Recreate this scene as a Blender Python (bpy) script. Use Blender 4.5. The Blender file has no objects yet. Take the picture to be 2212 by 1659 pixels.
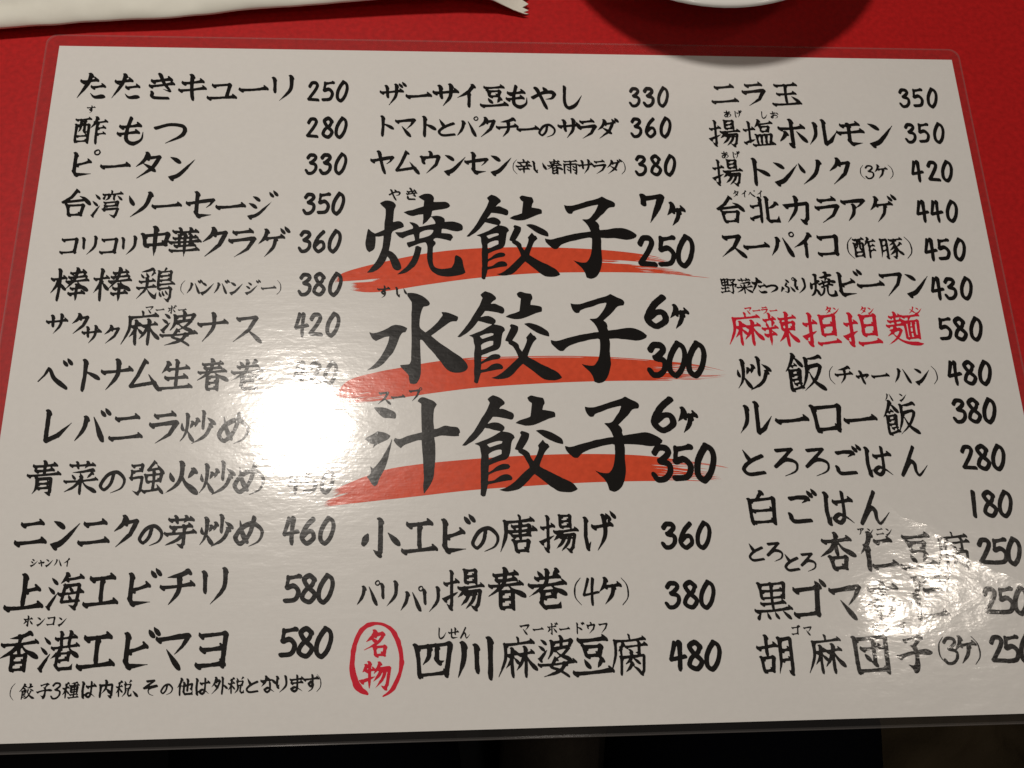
import bpy, math, random
import numpy as np
from mathutils import Matrix, Vector, noise

random.seed(7); rng = np.random.default_rng(7)
S = bpy.context.scene
COL = S.collection

# ------------------------------------------------------------------ camera
cam_data = bpy.data.cameras.new('camera')
cam_data.sensor_width = 36.0
cam_data.lens = 1950.0 / 2212.0 * 36.0
cam_data.clip_start = 0.01
cam_data.clip_end = 20.0
cam = bpy.data.objects.new('camera', cam_data); COL.objects.link(cam)
cam.matrix_world = Matrix(((0.99815, 0.00643, -0.06038, -0.029865),
                           (-0.02443, 0.95286, -0.30242, -0.127979),
                           (0.05559, 0.30334, 0.95126, 0.357063),
                           (0, 0, 0, 1)))
S.camera = cam

# ------------------------------------------------------------------ room light and lamps
W = bpy.data.worlds.new('World'); S.world = W; W.use_nodes = True
bg = W.node_tree.nodes['Background']
bg.inputs['Color'].default_value = (1.0, 0.80, 0.60, 1); bg.inputs['Strength'].default_value = 0.035
def lamp(name, loc, watts, radius, col):
    d = bpy.data.lights.new(name, 'POINT'); d.energy = watts; d.shadow_soft_size = radius; d.color = col
    o = bpy.data.objects.new(name, d); o.location = loc; COL.objects.link(o); return o
lamp('pendant_lamp', (-0.253, 0.211, 0.90), 19.2, 0.052, (1.0, 0.92, 0.825))
lamp('far_pendant_lamp', (0.685, -0.050, 1.10), 2.3, 0.020, (1.0, 0.89, 0.77))
lamp('near_pendant_lamp', (0.10, -0.34, 0.98), 2.0, 0.045, (1.0, 0.92, 0.83))
S.view_settings.view_transform = 'Standard'; S.view_settings.look = 'None'
S.view_settings.exposure = 0.0; S.view_settings.gamma = 1.0
S.view_settings.use_curve_mapping = False

# ------------------------------------------------------------------ materials
def mat(name):
    m = bpy.data.materials.new(name); m.use_nodes = True
    return m, m.node_tree, m.node_tree.nodes['Principled BSDF']
def nd(t, typ, **kw):
    n = t.nodes.new(typ)
    for k, v in kw.items():
        if k in n.inputs: n.inputs[k].default_value = v
        else: setattr(n, k, v)
    return n
def math_node(t, op, a, b):
    n = nd(t, 'ShaderNodeMath', operation=op)
    for i, v in enumerate((a, b)):
        if hasattr(v, 'links'): t.links.new(v, n.inputs[i])
        else: n.inputs[i].default_value = v
    return n.outputs[0]

CREASE = (-0.5190, 0.8548, -0.01669)
def film_bump(t):
    """the plastic film's own unevenness: fine streaks along the sheet, grain, and a buckled patch at the lower right"""
    tc = nd(t, 'ShaderNodeTexCoord')
    sep = nd(t, 'ShaderNodeSeparateXYZ'); t.links.new(tc.outputs['Object'], sep.inputs[0])
    def noise_at(scale, detail=2.0, rough=0.5, sc=1.0):
        mp = nd(t, 'ShaderNodeMapping'); mp.inputs['Scale'].default_value = scale
        t.links.new(tc.outputs['Object'], mp.inputs['Vector'])
        n = nd(t, 'ShaderNodeTexNoise'); n.inputs['Scale'].default_value = sc
        n.inputs['Detail'].default_value = detail; n.inputs['Roughness'].default_value = rough
        t.links.new(mp.outputs[0], n.inputs['Vector']); return n.outputs['Fac']
    streak = noise_at((55, 620, 1), 2.0)
    grain = noise_at((1100, 1300, 1), 1.0)
    wave = noise_at((9, 16, 1), 1.0)
    mottle = noise_at((38, 75, 1), 4.0, 0.6)
    buckle = noise_at((48, 62, 1), 2.5, 0.5)
    mr = nd(t, 'ShaderNodeMapRange', interpolation_type='SMOOTHSTEP')
    mr.inputs['From Min'].default_value = 0.06; mr.inputs['From Max'].default_value = 0.15
    t.links.new(sep.outputs['X'], mr.inputs['Value'])
    h = math_node(t, 'MULTIPLY', streak, math_node(t, 'SUBTRACT', 2.4e-5, math_node(t, 'MULTIPLY', mr.outputs[0], 1.5e-5)))
    h = math_node(t, 'ADD', h, math_node(t, 'MULTIPLY', grain, 5.0e-6))
    h = math_node(t, 'ADD', h, math_node(t, 'MULTIPLY', wave, 2.4e-4))
    h = math_node(t, 'ADD', h, math_node(t, 'MULTIPLY', mottle, 1.9e-4))
    curl = math_node(t, 'MAXIMUM', math_node(t, 'SUBTRACT', sep.outputs['X'], 0.138), 0.0)
    h = math_node(t, 'ADD', h, math_node(t, 'MULTIPLY', math_node(t, 'MULTIPLY', curl, curl), 0.22))
    h = math_node(t, 'ADD', h, math_node(t, 'MULTIPLY', math_node(t, 'MULTIPLY', buckle, mr.outputs[0]), 3.0e-4))
    # a crease: the sheet drops away towards the lower left of a line near its right edge
    s = math_node(t, 'SUBTRACT', math_node(t, 'MULTIPLY', sep.outputs['X'], CREASE[0]), math_node(t, 'MULTIPLY', sep.outputs['Y'], CREASE[1]))
    s = math_node(t, 'ADD', s, math_node(t, 'MULTIPLY', math_node(t, 'SUBTRACT', buckle, 0.5), 0.016))
    s = math_node(t, 'MAXIMUM', math_node(t, 'SUBTRACT', s, CREASE[2]), 0.0)
    e = math_node(t, 'POWER', 2.718, math_node(t, 'MULTIPLY', s, -45.0))
    mw = nd(t, 'ShaderNodeMapRange', interpolation_type='SMOOTHSTEP')
    mw.inputs['From Min'].default_value = 0.118; mw.inputs['From Max'].default_value = 0.165
    t.links.new(sep.outputs['X'], mw.inputs['Value'])
    h = math_node(t, 'ADD', h, math_node(t, 'MULTIPLY', math_node(t, 'MULTIPLY', math_node(t, 'SUBTRACT', e, 1.0), mw.outputs[0]), 3.8e-4))
    e2 = math_node(t, 'POWER', 2.718, math_node(t, 'MULTIPLY', s, -260.0))
    h = math_node(t, 'ADD', h, math_node(t, 'MULTIPLY', math_node(t, 'MULTIPLY', math_node(t, 'SUBTRACT', e2, 1.0), mw.outputs[0]), 1.5e-4))
    vo = nd(t, 'ShaderNodeTexVoronoi'); vo.voronoi_dimensions = '2D'; vo.inputs['Scale'].default_value = 240.0
    t.links.new(tc.outputs['Object'], vo.inputs['Vector'])
    pit = nd(t, 'ShaderNodeMapRange', interpolation_type='SMOOTHSTEP'); pit.inputs['From Min'].default_value = 0.03; pit.inputs['From Max'].default_value = 0.15
    pit.inputs['To Min'].default_value = 1.0; pit.inputs['To Max'].default_value = 0.0
    t.links.new(vo.outputs['Distance'], pit.inputs['Value'])
    h = math_node(t, 'ADD', h, math_node(t, 'MULTIPLY', pit.outputs[0], 5.0e-6))       # small raised spots in the film, added for sparkle
    b = nd(t, 'ShaderNodeBump'); b.inputs['Strength'].default_value = 1.0; b.inputs['Distance'].default_value = 1.0
    t.links.new(h, b.inputs['Height'])
    return b.outputs[0]

def laminated(name, col, var=0.0):
    m, t, p = mat(name)
    p.inputs['Base Color'].default_value = (*col, 1)
    p.inputs['Roughness'].default_value = 0.27
    p.inputs['Specular IOR Level'].default_value = 0.15
    p.inputs['Coat Weight'].default_value = 1.0
    p.inputs['Coat Roughness'].default_value = 0.105
    p.inputs['Coat IOR'].default_value = 1.5
    nb = film_bump(t)
    t.links.new(nb, p.inputs['Coat Normal']); t.links.new(nb, p.inputs['Normal'])
    if var:
        tc = nd(t, 'ShaderNodeTexCoord'); n = nd(t, 'ShaderNodeTexNoise')
        n.inputs['Scale'].default_value = 420.0; n.inputs['Detail'].default_value = 3.0
        t.links.new(tc.outputs['Object'], n.inputs['Vector'])
        r = nd(t, 'ShaderNodeMapRange'); r.inputs['To Min'].default_value = 1 - var; r.inputs['To Max'].default_value = 1 + var
        t.links.new(n.outputs['Fac'], r.inputs['Value'])
        mx = nd(t, 'ShaderNodeVectorMath', operation='SCALE'); mx.inputs[0].default_value = col
        t.links.new(r.outputs[0], mx.inputs['Scale']); t.links.new(mx.outputs[0], p.inputs['Base Color'])
    return m
M_PAPER = laminated('white_paper', (0.80, 0.785, 0.765), 0.03)
M_BLACK = laminated('black_ink', (0.010, 0.009, 0.009))
M_CRIM = laminated('crimson_ink', (0.70, 0.020, 0.045))
M_ORANGE = laminated('orange_red_ink', (0.76, 0.090, 0.038), 0.22)

def film(name, solid):
    m, t, p = mat(name)
    p.inputs['Base Color'].default_value = (0.75, 0.70, 0.68, 1)
    p.inputs['Roughness'].default_value = 0.3
    p.inputs['Coat Weight'].default_value = 1.0; p.inputs['Coat Roughness'].default_value = 0.12
    tr = nd(t, 'ShaderNodeBsdfTransparent'); tr.inputs['Color'].default_value = (0.93, 0.92, 0.92, 1)
    mx = nd(t, 'ShaderNodeMixShader'); mx.inputs['Fac'].default_value = solid
    out = t.nodes['Material Output']
    t.links.new(tr.outputs[0], mx.inputs[1]); t.links.new(p.outputs[0], mx.inputs[2]); t.links.new(mx.outputs[0], out.inputs['Surface'])
    return m
M_FILM = film('clear_film', 0.020); M_FILM_HIGHLIGHT = film('film_edge_highlight', 0.06)  # rim copy is mixed more opaque: the edge highlight is put into its colour

def plain(name, col, rough=0.5, spec=0.4, nscale=0, nvar=0.0, bump=0.0, bscale=300.0):
    m, t, p = mat(name)
    p.inputs['Base Color'].default_value = (*col, 1); p.inputs['Roughness'].default_value = rough
    p.inputs['Specular IOR Level'].default_value = spec
    tc = nd(t, 'ShaderNodeTexCoord')
    if nscale:
        n = nd(t, 'ShaderNodeTexNoise'); n.inputs['Scale'].default_value = nscale; n.inputs['Detail'].default_value = 4.0
        t.links.new(tc.outputs['Object'], n.inputs['Vector'])
        r = nd(t, 'ShaderNodeMapRange'); r.inputs['To Min'].default_value = 1 - nvar; r.inputs['To Max'].default_value = 1 + nvar
        t.links.new(n.outputs['Fac'], r.inputs['Value'])
        mx = nd(t, 'ShaderNodeVectorMath', operation='SCALE'); mx.inputs[0].default_value = col
        t.links.new(r.outputs[0], mx.inputs['Scale']); t.links.new(mx.outputs[0], p.inputs['Base Color'])
    if bump:
        n = nd(t, 'ShaderNodeTexNoise'); n.inputs['Scale'].default_value = bscale; n.inputs['Detail'].default_value = 3.0
        t.links.new(tc.outputs['Object'], n.inputs['Vector'])
        b = nd(t, 'ShaderNodeBump'); b.inputs['Distance'].default_value = bump; b.inputs['Strength'].default_value = 1.0
        t.links.new(n.outputs['Fac'], b.inputs['Height']); t.links.new(b.outputs[0], p.inputs['Normal'])
    return m
M_RED = plain('red_tabletop', (0.47, 0.011, 0.012), 0.42, 0.35, 420, 0.34, 2.5e-5, 800)
M_EDGE = plain('dark_table_edge', (0.02, 0.008, 0.006), 0.5)
M_LEG = plain('dark_wood', (0.03, 0.02, 0.014), 0.5, 0.4, 60, 0.3)
M_SLEEVE = plain('cream_paper', (0.80, 0.79, 0.71), 0.55, 0.35, 180, 0.05, 6e-5, 160)
M_CHINA = plain('white_china', (0.80, 0.79, 0.76), 0.16, 0.5)
M_NAVY = plain('navy_cloth', (0.0045, 0.0055, 0.010), 0.9, 0.1, 250, 0.25, 2e-4, 900)
M_SEAT = plain('black_vinyl', (0.008, 0.008, 0.011), 0.6, 0.2, 40, 0.2)
M_GREY = plain('grey_brown_cloth', (0.06, 0.05, 0.04), 0.9, 0.1, 300, 0.2, 2e-4, 700)
M_OLIVE = plain('olive_cloth', (0.095, 0.072, 0.043), 0.9, 0.15, 30, 0.3, 3e-4, 500)
M_FLOOR = plain('brown_floor', (0.06, 0.045, 0.035), 0.6, 0.3, 20, 0.3)

# ------------------------------------------------------------------ object helpers
def link(name, verts, faces, m, parent=None, smooth=False):
    me = bpy.data.meshes.new(name); me.from_pydata(verts, [], faces)
    for x in (m if isinstance(m, (list, tuple)) else [m]): me.materials.append(x)
    if smooth: me.polygons.foreach_set('use_smooth', [True] * len(me.polygons))
    me.update()
    o = bpy.data.objects.new(name, me); COL.objects.link(o)
    if parent: o.parent = parent
    return o
def empty(name, loc=(0, 0, 0)):
    o = bpy.data.objects.new(name, None); o.location = loc; o.empty_display_size = 0.03; COL.objects.link(o); return o
def tag(o, label=None, cat=None, group=None, kind=None):
    if label: o['label'] = label
    if cat: o['category'] = cat
    if group: o['group'] = group
    if kind: o['kind'] = kind
    return o
def box(x0, x1, y0, y1, z0, z1):
    v = [(x, y, z) for z in (z0, z1) for x, y in ((x0, y0), (x1, y0), (x1, y1), (x0, y1))]
    return v, [(3, 2, 1, 0), (4, 5, 6, 7), (0, 1, 5, 4), (1, 2, 6, 5), (2, 3, 7, 6), (3, 0, 4, 7)]

# ------------------------------------------------------------------ setting
TH = 0.72
v, f = box(-3, 3, -3, 3, -TH - 0.05, -TH)
tag(link('floor', v, f, M_FLOOR), kind='structure')

# ------------------------------------------------------------------ red table
table = tag(empty('red_table', (0, 0.30, -TH)), 'glossy red table with the menu lying across its near edge', 'table')
def rounded_rect(x0, x1, y0, y1, r, n=8):
    pts = []
    for cx, cy, a in ((x1 - r, y1 - r, 0), (x0 + r, y1 - r, 90), (x0 + r, y0 + r, 180), (x1 - r, y0 + r, 270)):
        for i in range(n + 1):
            b = math.radians(a + 90 * i / n); pts.append((cx + r * math.cos(b), cy + r * math.sin(b)))
    return pts
def slab(name, pts, prof, m, parent):
    """stack of outlines: prof = (inset, z); capped top and bottom"""
    cx = sum(p[0] for p in pts) / len(pts); cy = sum(p[1] for p in pts) / len(pts); n = len(pts)
    hx = max(p[0] for p in pts) - cx; hy = max(p[1] for p in pts) - cy
    V = []; Fc = []
    for ins, z in prof:
        for x, y in pts: V.append((cx + (x - cx) * (1 - ins / hx), cy + (y - cy) * (1 - ins / hy), z))
    for k in range(len(prof) - 1):
        for i in range(n):
            j = (i + 1) % n; Fc.append((k * n + i, k * n + j, (k + 1) * n + j, (k + 1) * n + i))
    Fc.append(tuple(range((len(prof) - 1) * n, len(prof) * n))); Fc.append(tuple(range(n - 1, -1, -1)))
    o = link(name, V, Fc, m, parent); o.matrix_parent_inverse = Matrix.Translation(-parent.location); return o
tp = rounded_rect(-0.60, 0.60, -0.125, 0.575, 0.02)
slab('tabletop', tp, [(0, -0.006), (0, -0.002), (0.0006, -0.0006), (0.002, 0.0)], M_RED, table)
slab('edge_band', tp, [(0.001, -0.034), (0.0, -0.032), (0.0, -0.008), (0.001, -0.0062)], M_EDGE, table)
for x in (-0.54, 0.54):
    for y in (-0.06, 0.51):
        v, f = box(x - 0.022, x + 0.022, y - 0.022, y + 0.022, -TH, -0.0345)
        o = link('leg', v, f, M_LEG, table); o.matrix_parent_inverse = Matrix.Translation(-table.location)

# ------------------------------------------------------------------ brush lettering
GLYPHS = {
# ---- pieces used inside characters
'[water]': 'd 30 8 75 24/d 8 36 55 52/l 22 97 42 84 95 54',
'[hand]': 'h 5 34 95 27/K 52 2 52 86 46 98 18 85/l 4 74 98 55',
'[fire]': 'd 12 34 18 56/l 90 30 70 52/l 48 3 50 45 36 75 4 98/d 54 60 92 92',
'[eat]': 'l 52 0 32 26 0 48/d 52 8 72 16 94 30/h 34 33 64 29/B 26 46 84 42 80 70/v 26 46 26 100/h 30 57 80 55/h 30 70 80 68/h 48 82 84 77/h 30 98 94 89',
'[tree]': 'h 3 32 97 26/v 52 2 52 98/l 50 34 34 55 3 75/d 58 42 94 62',
'[grain]': 'l 84 2 52 13 18 18/h 4 38 96 32/v 50 12 50 98/l 48 40 30 62 2 78/d 58 46 94 68',
'[grass]': 'h 3 50 97 40/v 30 10 34 92/l 72 5 68 50 60 92',
'[moon]': 'l 18 5 18 60 2 98/K 18 8 85 4 85 84 80 98 60 88/h 22 36 82 34/h 22 62 82 60',
'[wine]': 'h 3 8 97 2/v 10 28 10 97/B 10 30 90 26 90 97/l 38 8 36 40 22 58/K 62 8 62 50 66 56 82 53/h 14 72 86 70/h 12 92 88 90',
'[sun]': 'v 15 5 15 96/B 15 8 85 4 85 96/h 18 48 82 46/h 18 90 82 88',
'[mouth]': 'v 10 10 22 94/B 10 13 90 7 80 88/h 20 86 82 82',
'[bitter]': 'v 50 0 50 16/h 15 21 85 15/d 30 27 36 40/l 72 24 62 42/h 4 48 96 42/h 18 68 82 63/n 50 48 50 100',
# ---- kanji
'酢': '@[wine] 0 4 48 98/l 68 2 62 22 48 42/h 60 21 98 15/v 70 20 70 99/h 70 42 94 38/h 70 64 96 60',
'台': 'P 52 0 36 25 8 46 78 36/d 64 22 82 32 96 48/@[mouth] 18 52 86 100',
'湾': '@[water] 0 6 30 98/v 64 0 64 10/h 36 15 99 8/l 56 14 54 28 44 36/v 73 13 73 34/d 44 20 38 31/d 84 18 97 31/B 42 46 88 41 86 56/h 46 58 86 55/v 46 57 42 72/K 42 72 90 67 84 92 78 99 62 90',
'中': 'v 13 26 20 66/B 13 29 90 20 82 60/h 20 61 84 56/n 50 0 50 100',
'華': '@[grass] 10 0 90 26/h 14 37 88 31/v 32 26 34 62/v 68 24 66 62/h 2 51 98 44/h 20 64 82 59/h 6 80 94 74/n 50 22 50 100',
'棒': '@[tree] 0 2 40 100/h 52 15 90 9/h 48 28 94 22/h 42 41 100 34/l 70 0 62 35 40 64/r 70 38 82 54 102 66/h 56 62 86 58/h 52 78 92 73/n 71 50 71 100',
'鶏': 'l 40 2 25 8 8 12/d 8 18 14 28/d 22 14 27 25/l 44 12 36 25/h 6 42 46 37/h 1 61 49 55/l 26 32 24 62 1 93/r 27 62 36 76 52 92/l 76 0 70 10/v 58 10 58 62/B 58 12 90 9 89 38/h 60 24 88 22/h 60 37 88 35/h 58 50 100 46/h 58 63 92 60/K 92 60 92 88 86 99 76 92/d 54 74 50 91/d 62 72 66 85/d 70 70 74 82/d 78 68 83 78',
'麻': 'v 52 0 54 12/h 18 17 93 10/l 19 17 18 55 0 98/h 24 44 52 39/v 38 28 38 98/l 37 44 32 60 20 76/d 42 50 53 63/h 54 42 93 36/v 72 25 72 98/l 70 42 62 62 48 82/r 73 42 84 62 102 82',
'婆': '@[water] 0 2 26 58/l 38 12 37 36 26 56/B 38 15 90 8 84 22/v 62 0 62 29/l 42 31 80 26 64 46 38 59/r 46 34 62 48 90 58/P 46 55 34 76 56 84 78 98/l 72 66 56 86 14 100/h 2 71 99 62',
'生': 'l 26 8 20 24 6 44/h 22 31 88 24/v 52 2 52 92/h 20 61 84 55/h 0 95 100 87',
'春': 'h 20 16 80 10/h 26 29 76 24/h 8 43 92 36/l 50 0 42 40 2 70/r 54 38 70 54 102 68/@[sun] 30 54 74 101',
'巻': 'd 26 6 35 19/l 76 2 64 17/h 20 25 82 19/h 4 43 96 35/l 50 4 44 40 2 70/r 56 38 72 52 100 64/B 36 58 70 54 68 70/h 38 72 68 69/K 36 62 34 88 42 97 80 95 84 82',
'炒': '@[fire] 0 6 42 96/v 68 0 68 54/l 52 24 44 48/d 80 20 100 36/l 92 42 76 76 38 100',
'青': 'h 18 15 84 9/h 24 29 76 24/h 3 44 97 37/v 50 0 50 40/@[moon] 20 50 82 101',
'菜': '@[grass] 12 0 88 22/l 84 24 52 31 22 33/d 22 40 30 51/d 46 36 52 47/l 82 34 68 50/h 2 61 98 54/v 50 48 50 100/l 48 58 30 78 2 94/r 52 58 70 78 100 94',
'強': 'B 6 12 37 8 35 26/h 8 29 35 26/v 8 28 5 50/K 5 50 39 46 35 88 28 98 12 88/P 72 0 54 26 88 20/d 80 8 98 32/B 48 42 96 37 92 60/v 49 41 54 64/h 54 61 92 57/v 72 28 72 88/h 44 91 94 83/d 84 70 100 94',
'火': 'd 16 32 24 54/l 88 24 70 50/l 50 2 50 42 36 72 3 97/r 50 38 66 68 100 96',
'芽': '@[grass] 10 0 90 24/h 18 37 84 31/v 32 36 28 56/h 2 58 98 51/K 62 32 62 88 56 99 40 90/l 58 58 40 78 2 95',
'上': 'v 46 2 46 88/h 48 46 88 39/h 0 96 100 87',
'海': '@[water] 0 4 31 99/l 54 0 48 14 36 28/h 50 17 97 9/P 50 34 42 82 92 77/K 50 35 90 31 86 88 80 99 64 90/h 33 59 101 51/d 64 38 70 50/d 62 62 68 74',
'香': 'l 76 1 50 12 22 16/h 4 33 96 25/v 50 10 50 56/l 48 32 32 50 0 68/r 54 32 70 50 102 66/@[sun] 26 58 76 101',
'港': '@[water] 0 6 30 99/h 40 19 93 13/v 54 2 56 37/v 79 0 75 36/h 32 43 101 35/l 54 42 48 56 30 70/r 76 40 86 54 102 64/B 50 58 78 55 76 72/h 50 75 76 72/K 48 58 46 88 54 97 86 95 90 83',
'餃': 'l 22 0 14 26 0 49/d*1.1 24 7 31 13 41 25/h*.9 15 34 32 29/v*.85 12 44 13 101/B*.85 13 46 40 40 38 66/h*.55 20 57 36 53/h*.6 18 68 37 65/h*.75 22 81 36 74/h*.8 16 95 39 87/v*1.1 56 1 55 24/h 40 32 87 20/l 52 37 46 48 38 60/d*1.1 67 36 78 44 91 58/l 74 49 62 66 33 99/r 47 51 62 66 99 98',
'子': 'P 22 15 80 5 66 22 50 36/K 48 33 60 44 58 88 50 99 32 82/h 0 56 100 46',
'種': '@[grain] 0 2 40 100/l 88 2 70 8 50 10/h 42 23 100 17/v 52 32 52 64/B 52 33 94 29 92 62/h 54 47 92 44/h 54 62 92 59/h 48 79 95 74/h 40 97 101 91/v 71 8 71 94',
'内': 'v 15 26 15 99/K 15 28 88 22 88 86 80 98 64 88/l 50 0 48 44 25 76/d 54 48 76 70',
'税': '@[grain] 0 2 40 100/d 52 3 60 18/l 92 0 80 16/@[mouth] 50 22 96 54/l 62 56 60 76 42 99/K 78 54 78 86 84 95 98 93 99 77',
'他': 'l 26 0 18 28 1 54/v 18 36 18 101/K 38 47 94 31 90 66 78 60/v 64 6 64 76/K 43 24 42 82 50 94 94 93 98 74',
'外': 'l 28 0 20 30 1 56/l 26 22 50 19 36 62 3 99/d 14 40 36 56/v 68 0 68 101/d 70 40 96 62',
'豆': 'h 14 12 86 6/@[mouth] 22 24 78 54/d 28 60 38 77/l 74 58 62 80/h 0 94 100 86',
'辛': '@[bitter] 0 0 100 100',
'雨': 'h 10 12 90 6/v 12 32 12 99/K 12 34 88 29 88 86 84 98 72 90/v 50 10 50 95/d 26 46 38 54/d 26 66 38 74/d 62 44 74 52/d 62 64 74 72',
'焼': 'd 2 41 1 50 4 68/l 38 34 30 44 26 52/L 19 8 23 46 14 76 1 93/d 22 60 30 76 33 90/h 40 24 85 13/l 62 0 66 16 56 36/h 33 51 99 36/v 50 36 46 60/v 76 28 71 48/h 43 60 89 49/l 54 62 48 80 32 95/K 68 57 65 82 70 95 96 94 94 73',
'水': 'K 50 2 51 50 51 90 46 99 35 80/L 2 44 36 37 24 66 0 84/l 90 25 76 38 57 49/r 54 44 72 70 100 88',
'汁': 'd 10 11 22 15 32 21/d 1 42 10 40 22 36/L 6 89 14 78 28 44/h 31 47 100 33/n 62 1 66 45 68 75 63 100',
'小': 'K 52 2 52 88 48 99 32 85/D 17 42 4 70/d 74 40 98 66',
'唐': 'v 54 0 56 11/h 14 17 92 10/l 16 16 15 55 0 99/B 34 30 82 26 80 52/h 22 43 99 36/h 34 55 82 51/v 56 18 56 64/@[mouth] 34 66 84 101',
'揚': '@[hand] 0 2 38 100/@[sun] 49 0 88 35/h 38 47 101 40/l 56 46 48 58 35 70/K 52 58 94 53 88 88 80 99 68 90/l 66 58 58 76 42 92/l 80 57 74 78 56 99',
'四': 'v 5 14 14 94/B 5 18 96 9 85 91/h 14 88 87 82/l 40 16 38 42 23 62/K 60 14 60 50 66 57 80 52',
'川': 'l 16 12 16 50 1 97/v 50 18 52 84/v 86 1 86 101',
'腐': 'v 52 0 54 10/h 14 15 94 9/l 15 15 15 50 0 99/l 36 20 32 30 22 42/v 30 32 30 50/h 42 30 98 24/K 78 18 78 48 68 44/d 50 36 58 42/v 30 56 28 100/K 30 57 90 52 88 90 82 99 72 92/l 58 48 54 62 40 74/d 60 58 76 70/l 58 70 52 82 40 93/d 60 78 76 90',
'名': 'l 46 0 34 22 10 42/l 42 16 76 11 54 46 3 74/d 28 27 50 43/@[mouth] 36 58 90 101',
'物': 'l 18 10 12 24 3 36/h 14 31 46 25/n 28 0 28 101/l 1 70 48 52/l 64 2 56 22 43 42/K 58 24 98 19 90 82 82 97 68 86/l 70 26 60 48 42 70/l 84 24 74 60 50 94',
'玉': 'h 12 14 90 8/h 18 51 84 45/v 50 12 50 90/h 0 94 100 86/d 70 60 94 81',
'塩': 'h 1 39 36 33/v 18 8 18 86/L 0 89 38 74/l 54 0 48 14 38 28/h 52 15 98 8/@[mouth] 52 22 90 46/v 42 58 46 92/B 42 60 94 54 88 92/v 58 58 58 90/v 74 57 74 90/h 30 97 102 90',
'北': 'h 4 37 38 30/v 36 4 36 98/L 0 85 40 70/l 94 22 80 36 62 45/K 60 2 60 86 66 93 97 92 99 72',
'豚': '@[moon] 0 6 36 100/h 44 13 100 6/l 70 10 60 26 42 39/K 62 22 74 50 70 88 64 99 52 90/l 68 36 58 50 42 63/l 72 52 60 70 40 86/l 94 26 84 38 74 45/r 76 44 84 66 102 82',
'野': 'v 5 6 8 48/B 5 8 45 4 44 46/h 8 27 44 24/h 8 46 44 44/v 25 5 25 88/h 3 67 48 62/h 0 93 52 84/P 56 10 92 6 74 26/d 60 22 80 35/P 52 45 98 39 88 56/K 74 42 76 86 70 98 56 90',
'辣': '@[bitter] 0 2 46 100/h 52 19 99 12/v 74 0 74 101/v 58 30 60 52/B 58 32 94 28 92 50/h 60 51 92 48/l 72 52 64 70 48 88/r 76 52 86 70 104 88',
'担': '@[hand] 0 2 38 100/v 52 10 54 68/B 52 12 92 7 90 66/h 54 39 90 36/h 54 67 90 64/h 40 95 102 87',
'麺': 'h 14 14 46 9/h 10 27 50 22/h 4 41 54 35/v 30 0 30 38/l 26 42 20 58 2 72/l 16 56 42 52 28 78 1 98/r 14 60 36 82 62 93 104 95/h 52 12 100 6/l 74 12 68 24/v 56 27 58 78/B 56 28 96 24 94 78/v 69 28 69 76/v 82 27 82 76/h 70 44 81 43/h 70 60 81 59/h 58 78 94 75',
'飯': '@[eat] 0 0 45 100/l 94 5 76 11 54 13/l 56 12 55 55 39 99/l 58 36 92 31 78 68 46 100/r 62 48 76 76 104 98',
'白': 'l 52 0 42 14 30 24/v 13 24 18 99/B 13 27 88 20 86 98/h 20 58 84 55/h 20 93 86 90',
'杏': 'h 12 21 90 14/v 50 0 50 60/l 48 20 32 44 0 64/r 52 20 70 44 103 62/@[mouth] 24 63 80 101',
'仁': 'l 32 0 22 28 1 56/v 20 36 20 101/h 46 24 90 18/h 34 93 101 85',
'黒': 'v 15 4 20 44/B 15 7 86 2 82 42/h 20 24 82 21/h 20 43 82 40/v 50 4 50 74/h 18 59 84 54/h 0 78 101 70/d 14 82 5 99/d 32 82 37 97/d 54 81 61 96/d 76 78 94 96',
'胡': 'h 0 31 52 23/v 25 0 25 50/@[mouth] 5 52 46 97/@[moon] 54 2 99 101',
'団': 'v 7 8 10 99/B 7 11 93 5 91 98/h 10 93 91 90/h 24 37 80 31/K 58 16 58 76 46 68/d 32 50 42 63',
# ---- katakana
'ア': 'L 8 22 90 13 74 32 56 44/l 50 34 46 64 22 96',
'イ': 'l 74 2 50 34 6 60/v 54 36 54 100',
'ウ': 'v 50 1 50 20/v 15 26 20 52/L 15 27 86 19 74 58 32 99',
'エ': 'h 16 19 84 12/v 50 18 50 84/h 2 92 98 83',
'カ': 'K 6 35 88 24 82 82 70 98 54 84/l 46 2 42 50 8 98',
'キ': 'h 14 33 86 23/h 4 63 96 51/v 46 1 54 100',
'ク': 'l 44 1 34 26 8 48/L 40 21 84 13 64 58 18 99',
'ケ': 'l 34 1 26 28 4 52/h 28 31 94 24/l 66 30 58 64 28 99',
'コ': 'B 12 19 86 12 80 88/h 8 88 84 82',
'サ': 'h 2 39 98 29/v 28 10 32 62/l 72 3 68 55 38 99',
'シ': 'd 20 12 42 24/d 6 39 30 52/T 12 93 44 80 92 32',
'ス': 'L 16 17 82 10 56 56 4 98/d 54 56 74 74 96 94',
'セ': 'L 2 45 96 29 84 48 70 60/K 36 4 36 80 44 91 90 87',
'ソ': 'd 12 18 26 48/l 88 8 70 58 22 99',
'タ': 'l 44 1 32 30 6 54/L 40 21 88 14 64 60 12 99/d 32 42 70 66',
'チ': 'l 82 2 54 14 18 20/h 2 49 98 39/l 54 18 54 60 26 99',
'ト': 'v 38 1 36 100/d 40 36 84 58',
'ナ': 'h 2 39 98 29/l 52 1 52 50 18 99',
'ニ': 'h 16 25 84 17/h 2 86 98 77',
'ハ': 'l 36 18 28 56 2 94/d 60 16 76 48 94 90',
'[hi]': 'h 24 52 78 36/K 20 6 20 80 28 91 86 87',
'フ': 'L 8 19 88 11 72 52 28 99',
'[he]': 'd 0 68 20 46 36 24 58 58 100 88',
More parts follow.
